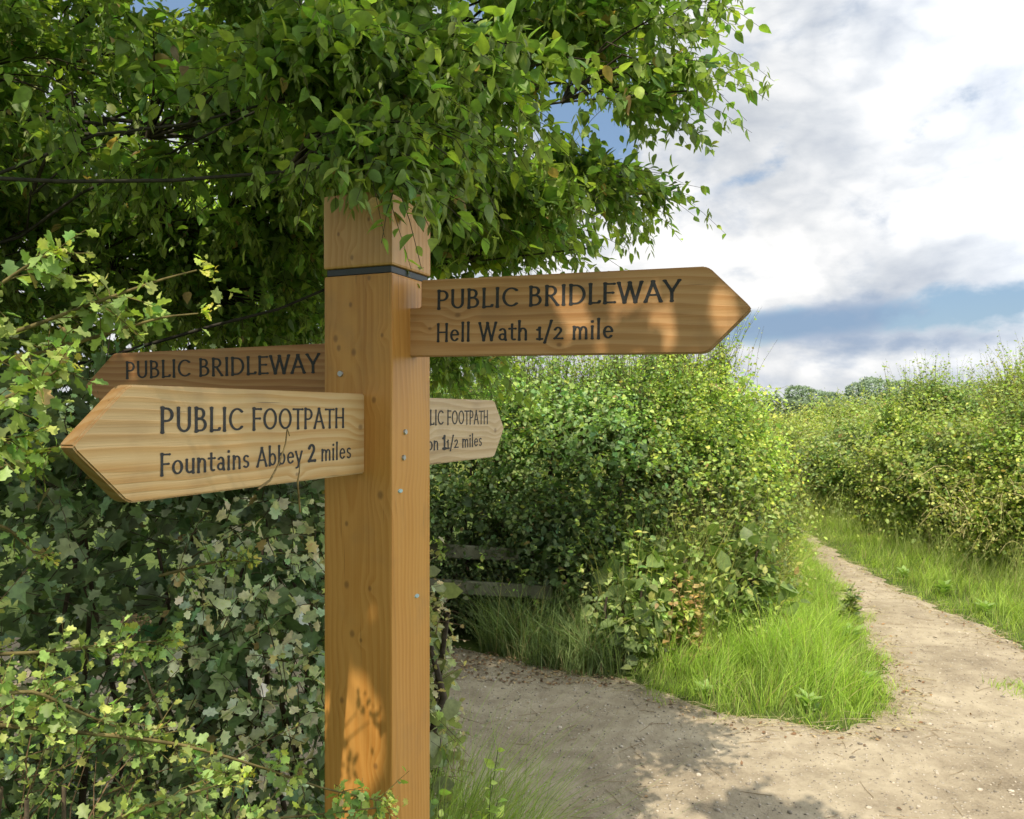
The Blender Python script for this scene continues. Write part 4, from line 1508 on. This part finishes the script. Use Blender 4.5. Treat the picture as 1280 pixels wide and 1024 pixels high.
grass_area('grass', 'rough pale grass far along the path', [(2.2, 11.5), (4.2, 11), (4.6, 13), (9, 22), (12, 40), (0, 40), (-2, 14)], 26000, (.3, .8), ((.20, .25, .05), (.42, .41, .11)), None, (.008, .016))

# leafy weeds at the post foot
def weed(name, label, cat, base, h, nst, size, pal, tmpl=OV, spread=.12, stem_col=(.12, .16, .05)):
    root = empty(name, (base[0], base[1], 0))
    tag(root, label, cat)
    leaf, stem = Acc(), Acc()
    b = np.stack([RNG.normal(base[0], spread, nst), RNG.normal(base[1], spread, nst), np.zeros(nst)], 1)
    d = norm(UP + RNG.normal(0, .16, (nst, 3)))
    shoots(leaf, stem, b, d, RNG.uniform(h * .7, h, nst), 22, size, pal, tmpl, droop=.06, jit=.35, young=.5, stem_r=.003, stem_col=stem_col, upness=.7)
    leaf.build('foliage', M['leaf'], root)
    stem.build('stems', M['bark'], root, True)
    return root


weed('nettle', 'leafy green nettles growing tight against the right of the post', 'nettles', (-.17, 2.10), .80, 9, .05, ((.17, .26, .055), (.35, .42, .09)), OV, .075)
weed('burdock', 'small leafy sapling leaning over the edge of the narrow path', 'weed', gnd(1062, 775), .30, 4, .085, ((.14, .17, .05), (.22, .24, .08)), OV, .03)
weed('dock_plant', 'reddish brown seeding dock standing in the grass at the hedge corner', 'dock', (1.05, 5.0), .65, 8, .06, ((.22, .17, .06), (.34, .24, .09)), SIMPLE, .12, (.25, .15, .07))

# broad leaved weeds pushing through the grass edges
rosette = None
for q, (px, py) in enumerate([(880, 872), (1012, 893), (1085, 862), (1062, 806), (935, 838), (1130, 722), (1232, 772), (1180, 745)]):
    gx, gy = gnd(px, py)
    if rosette is None:
        lf_ = Acc()
        k = 16
        a = np.arange(k) * 2.4
        yd = np.stack([np.cos(a), np.sin(a), RNG.uniform(.5, 1.3, k)], 1)
        pos = np.stack([np.cos(a) * .02, np.sin(a) * .02, RNG.uniform(.0, .16, k)], 1)
        place_leaves(lf_, OV, pos, yd, UP + RNG.normal(0, .2, (k, 3)), RNG.uniform(.10, .19, k), np.array((.17, .25, .06)) * RNG.normal(1, .15, (k, 1)))
        sm_ = Acc()
        tube(sm_, np.array([(0, 0, -.02), (.004, 0, .08), (.01, .005, .20)]), [.006, .005, .003], (.16, .2, .07), 5)
        rosette = empty('broadleaf_weed', (0, 0, 0))
        lf_.build('foliage', M['leaf'], rosette)
        sm_.build('stems', M['bark'], rosette, True)
        o = rosette
    else:
        o = rosette.copy()
        COL.objects.link(o)
        for ch in list(rosette.children):
            c_ = ch.copy()
            COL.objects.link(c_)
            c_.parent = o
    o.location = (gx, gy, hgt(gx, gy))
    o.rotation_euler = (0, 0, q * 1.3)
    sc_ = .38 + .09 * (q % 4)
    o.scale = (sc_, sc_, sc_)
    tag(o, 'low broad leaved weed pushing up through the grass beside the path', 'weed', 'broad leaved weeds in the grass edges')

# ------------------------------------------------------------------ right hand hedge, shrub by shrub
RH = ((.115, .175, .042), (.25, .31, .060))
RY = ((.15, .205, .050), (.29, .33, .075))
RIGHT = [
    ('shrub', 'dark green shrub at the right edge of the frame above the grass verge', [((5.7, 8.0, .72), (.90, 1.0, .88))], 4600, RH, .05),
    ('shrub', 'mid green shrub on the right, left neighbour of the dark edge shrub', [((5.35, 9.7, .66), (.9, 1.1, .72)), ((5.95, 9.0, 1.0), (.38, .5, .86)), ((5.05, 10.5, .85), (.32, .4, .80)), ((6.6, 10.2, 1.1), (.45, .5, .90)), ((6.3, 9.5, .74), (.8, .9, .90))], 5200, ((.13, .185, .042), (.28, .33, .06)), .05),
    ('shrub', 'large round shrub on the right with a grey green crown behind dry stalks', [((5.7, 12.0, .65), (1.2, 1.3, .70)), ((6.4, 12.3, 1.05), (.5, .6, .86)), ((7.0, 11.5, .76), (1.0, 1.0, .92))], 4800, ((.115, .17, .05), (.235, .295, .075)), .06),
    ('shrub', 'yellow green shrub where the narrow path bends out of sight', [((5.1, 14.6, .55), (1.0, 1.3, .62))], 3000, RY, .06),
    ('shrub', 'tall far shrub whose shoots stick up on the right skyline', [((7.9, 15.0, .75), (1.5, 1.5, .95)), ((9.8, 14.5, .8), (1.5, 1.3, 1.1))], 4600, ((.125, .18, .042), (.26, .32, .065)), .07),
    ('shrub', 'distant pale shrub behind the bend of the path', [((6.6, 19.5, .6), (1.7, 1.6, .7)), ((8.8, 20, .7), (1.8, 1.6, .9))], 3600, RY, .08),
    ('shrub', 'rust tinged shrub on the left side of the narrow path beyond the corner bush', [((2.75, 12.2, .6), (.7, 1.3, .62))], 2600, ((.20, .205, .045), (.46, .35, .09)), .055),
    ('shrub', 'leafy shrub behind the corner bush on the far left of the narrow path', [((2.2, 10.4, .8), (.65, 1.3, .95))], 2600, RH, .05),
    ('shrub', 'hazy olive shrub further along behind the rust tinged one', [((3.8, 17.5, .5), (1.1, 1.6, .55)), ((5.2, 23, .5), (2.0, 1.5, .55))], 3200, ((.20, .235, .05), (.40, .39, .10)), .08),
]
for nm, lb, ell, nn_, pal, sz in RIGHT:
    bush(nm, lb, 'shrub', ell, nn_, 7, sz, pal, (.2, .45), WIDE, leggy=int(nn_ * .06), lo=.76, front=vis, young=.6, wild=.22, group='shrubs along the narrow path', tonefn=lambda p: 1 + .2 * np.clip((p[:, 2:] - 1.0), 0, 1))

# dry straw coloured stalks in front of the right hedge
st = empty('dry_stalks', (4.7, 8.0, 0))
tag(st, 'arching straw coloured dead stalks leaning out of the right hand hedge', 'dead stalks')
acc, lf = Acc(), Acc()
k = 130
b = np.stack([RNG.normal(4.85, .28, k), RNG.normal(8.2, .6, k), RNG.uniform(.2, .9, k)], 1)
a = RNG.normal(math.radians(110), .9, k)
dv = np.stack([np.cos(a) * .6, -.45 + RNG.normal(0, .3, k), RNG.uniform(.5, 1.0, k)], 1)
L = RNG.uniform(.4, .95, k)
P = np.stack([b + dv * (L * t)[:, None] - UP * (L * .75 * t * t)[:, None] for t in (0, .25, .5, .75, 1.0)], 1)
tubes_many(acc, P, .0045, .002, (.50, .45, .20))
k2 = 380
i = RNG.integers(0, k, k2)
shoots(lf, None, P[i, 2] * .5 + P[i, 3] * .5 + RNG.normal(0, .08, (k2, 3)), norm(RNG.normal(size=(k2, 3)) + UP * .3), RNG.uniform(.1, .25, k2), 5, .042, ((.26, .28, .07), (.42, .40, .12)), HAW, young=.6)
acc.build('stems', M['bark'], st, True)
lf.build('foliage', M['leaf'], st)

# ------------------------------------------------------------------ distant trees on the horizon
def far_tree(label, px, top, y, wd, tint):
    x = (px - 640) / F * y
    h = EYE + (512 - top) / F * y
    root = empty('distant_tree', (x, y, 0))
    tag(root, label, 'tree', 'distant trees on the skyline')
    tr = Acc()
    tube(tr, np.array([(x, y, -.1), (x, y, h * .3), (x, y, h * .8)]), [wd * .06, wd * .045, wd * .015], (.10, .09, .08), 7)
    tr.build('trunk', M['bark'], root, True)
    cr = Acc()
    ells = []
    for _ in range(9):
        a, rr = RNG.uniform(0, 6.28), RNG.uniform(0, .32) * wd
        ells.append(((x + math.cos(a) * rr, y + math.sin(a) * rr, h * RNG.uniform(.42, .78)), (wd * RNG.uniform(.20, .32),) * 2 + (h * RNG.uniform(.13, .2),)))
    p, nn = sample_shell(ells, 2600, lo=.8, hi=1.05, zmin=.5)
    col = np.array(tint) * RNG.normal(1, .2, (len(p), 1))
    place_leaves(cr, SIMPLE, p, norm(nn + RNG.normal(0, .7, p.shape)), norm(nn + UP * .6 + RNG.normal(0, .5, p.shape)), RNG.uniform(.05, .12, len(p)) * wd * .8, col)
    cr.build('crown', M['far_leaf'], root)


HZ = [(1002, 479, 110, 5.0, 'small round dark tree at the left end of the skyline'), (1037, 487, 120, 4.5, 'low dark tree between the round tree and the tall pair'),
      (1073, 470, 130, 5.5, 'tallest blue green tree of the skyline, just right of the low dark one'), (1100, 473, 135, 5.5, 'right half of the tall pair of skyline trees'),
      (1130, 474, 150, 8.0, 'broad hazy tree to the right of the tall pair on the skyline'), (1170, 476, 160, 8.0, 'flat topped hazy tree half hidden by the right hedge'),
      (1215, 478, 160, 9.0, 'rightmost hazy tree showing just above the right hedge')]
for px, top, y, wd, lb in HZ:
    far_tree(lb, px, top, y, wd, (.17, .235, .15) if y < 125 else (.20, .265, .19))  # haze painted into the crown colour, paler and bluer for farther trees
# far hedge line across the fields
acc = Acc()
k = 16000
x = RNG.uniform(-60, 90, k)
z = RNG.uniform(0, 1, k) ** .7 * (2.1 + .5 * np.sin(x * .3) + .25 * np.sin(x * 1.1))
p = np.stack([x, 75 + RNG.uniform(-1.5, 1.5, k), z], 1)
place_leaves(acc, SIMPLE, p, RNG.normal(size=(k, 3)), np.array([0, -.6, .8]) + RNG.normal(0, .5, (k, 3)), RNG.uniform(.35, .7, k), np.array((.10, .14, .075)) * RNG.normal(1, .2, (k, 1)))
tag(acc.build('far_hedgerow', M['far_leaf']), 'low far hedgerow running across the fields below the skyline trees', 'hedgerow', kind='stuff')
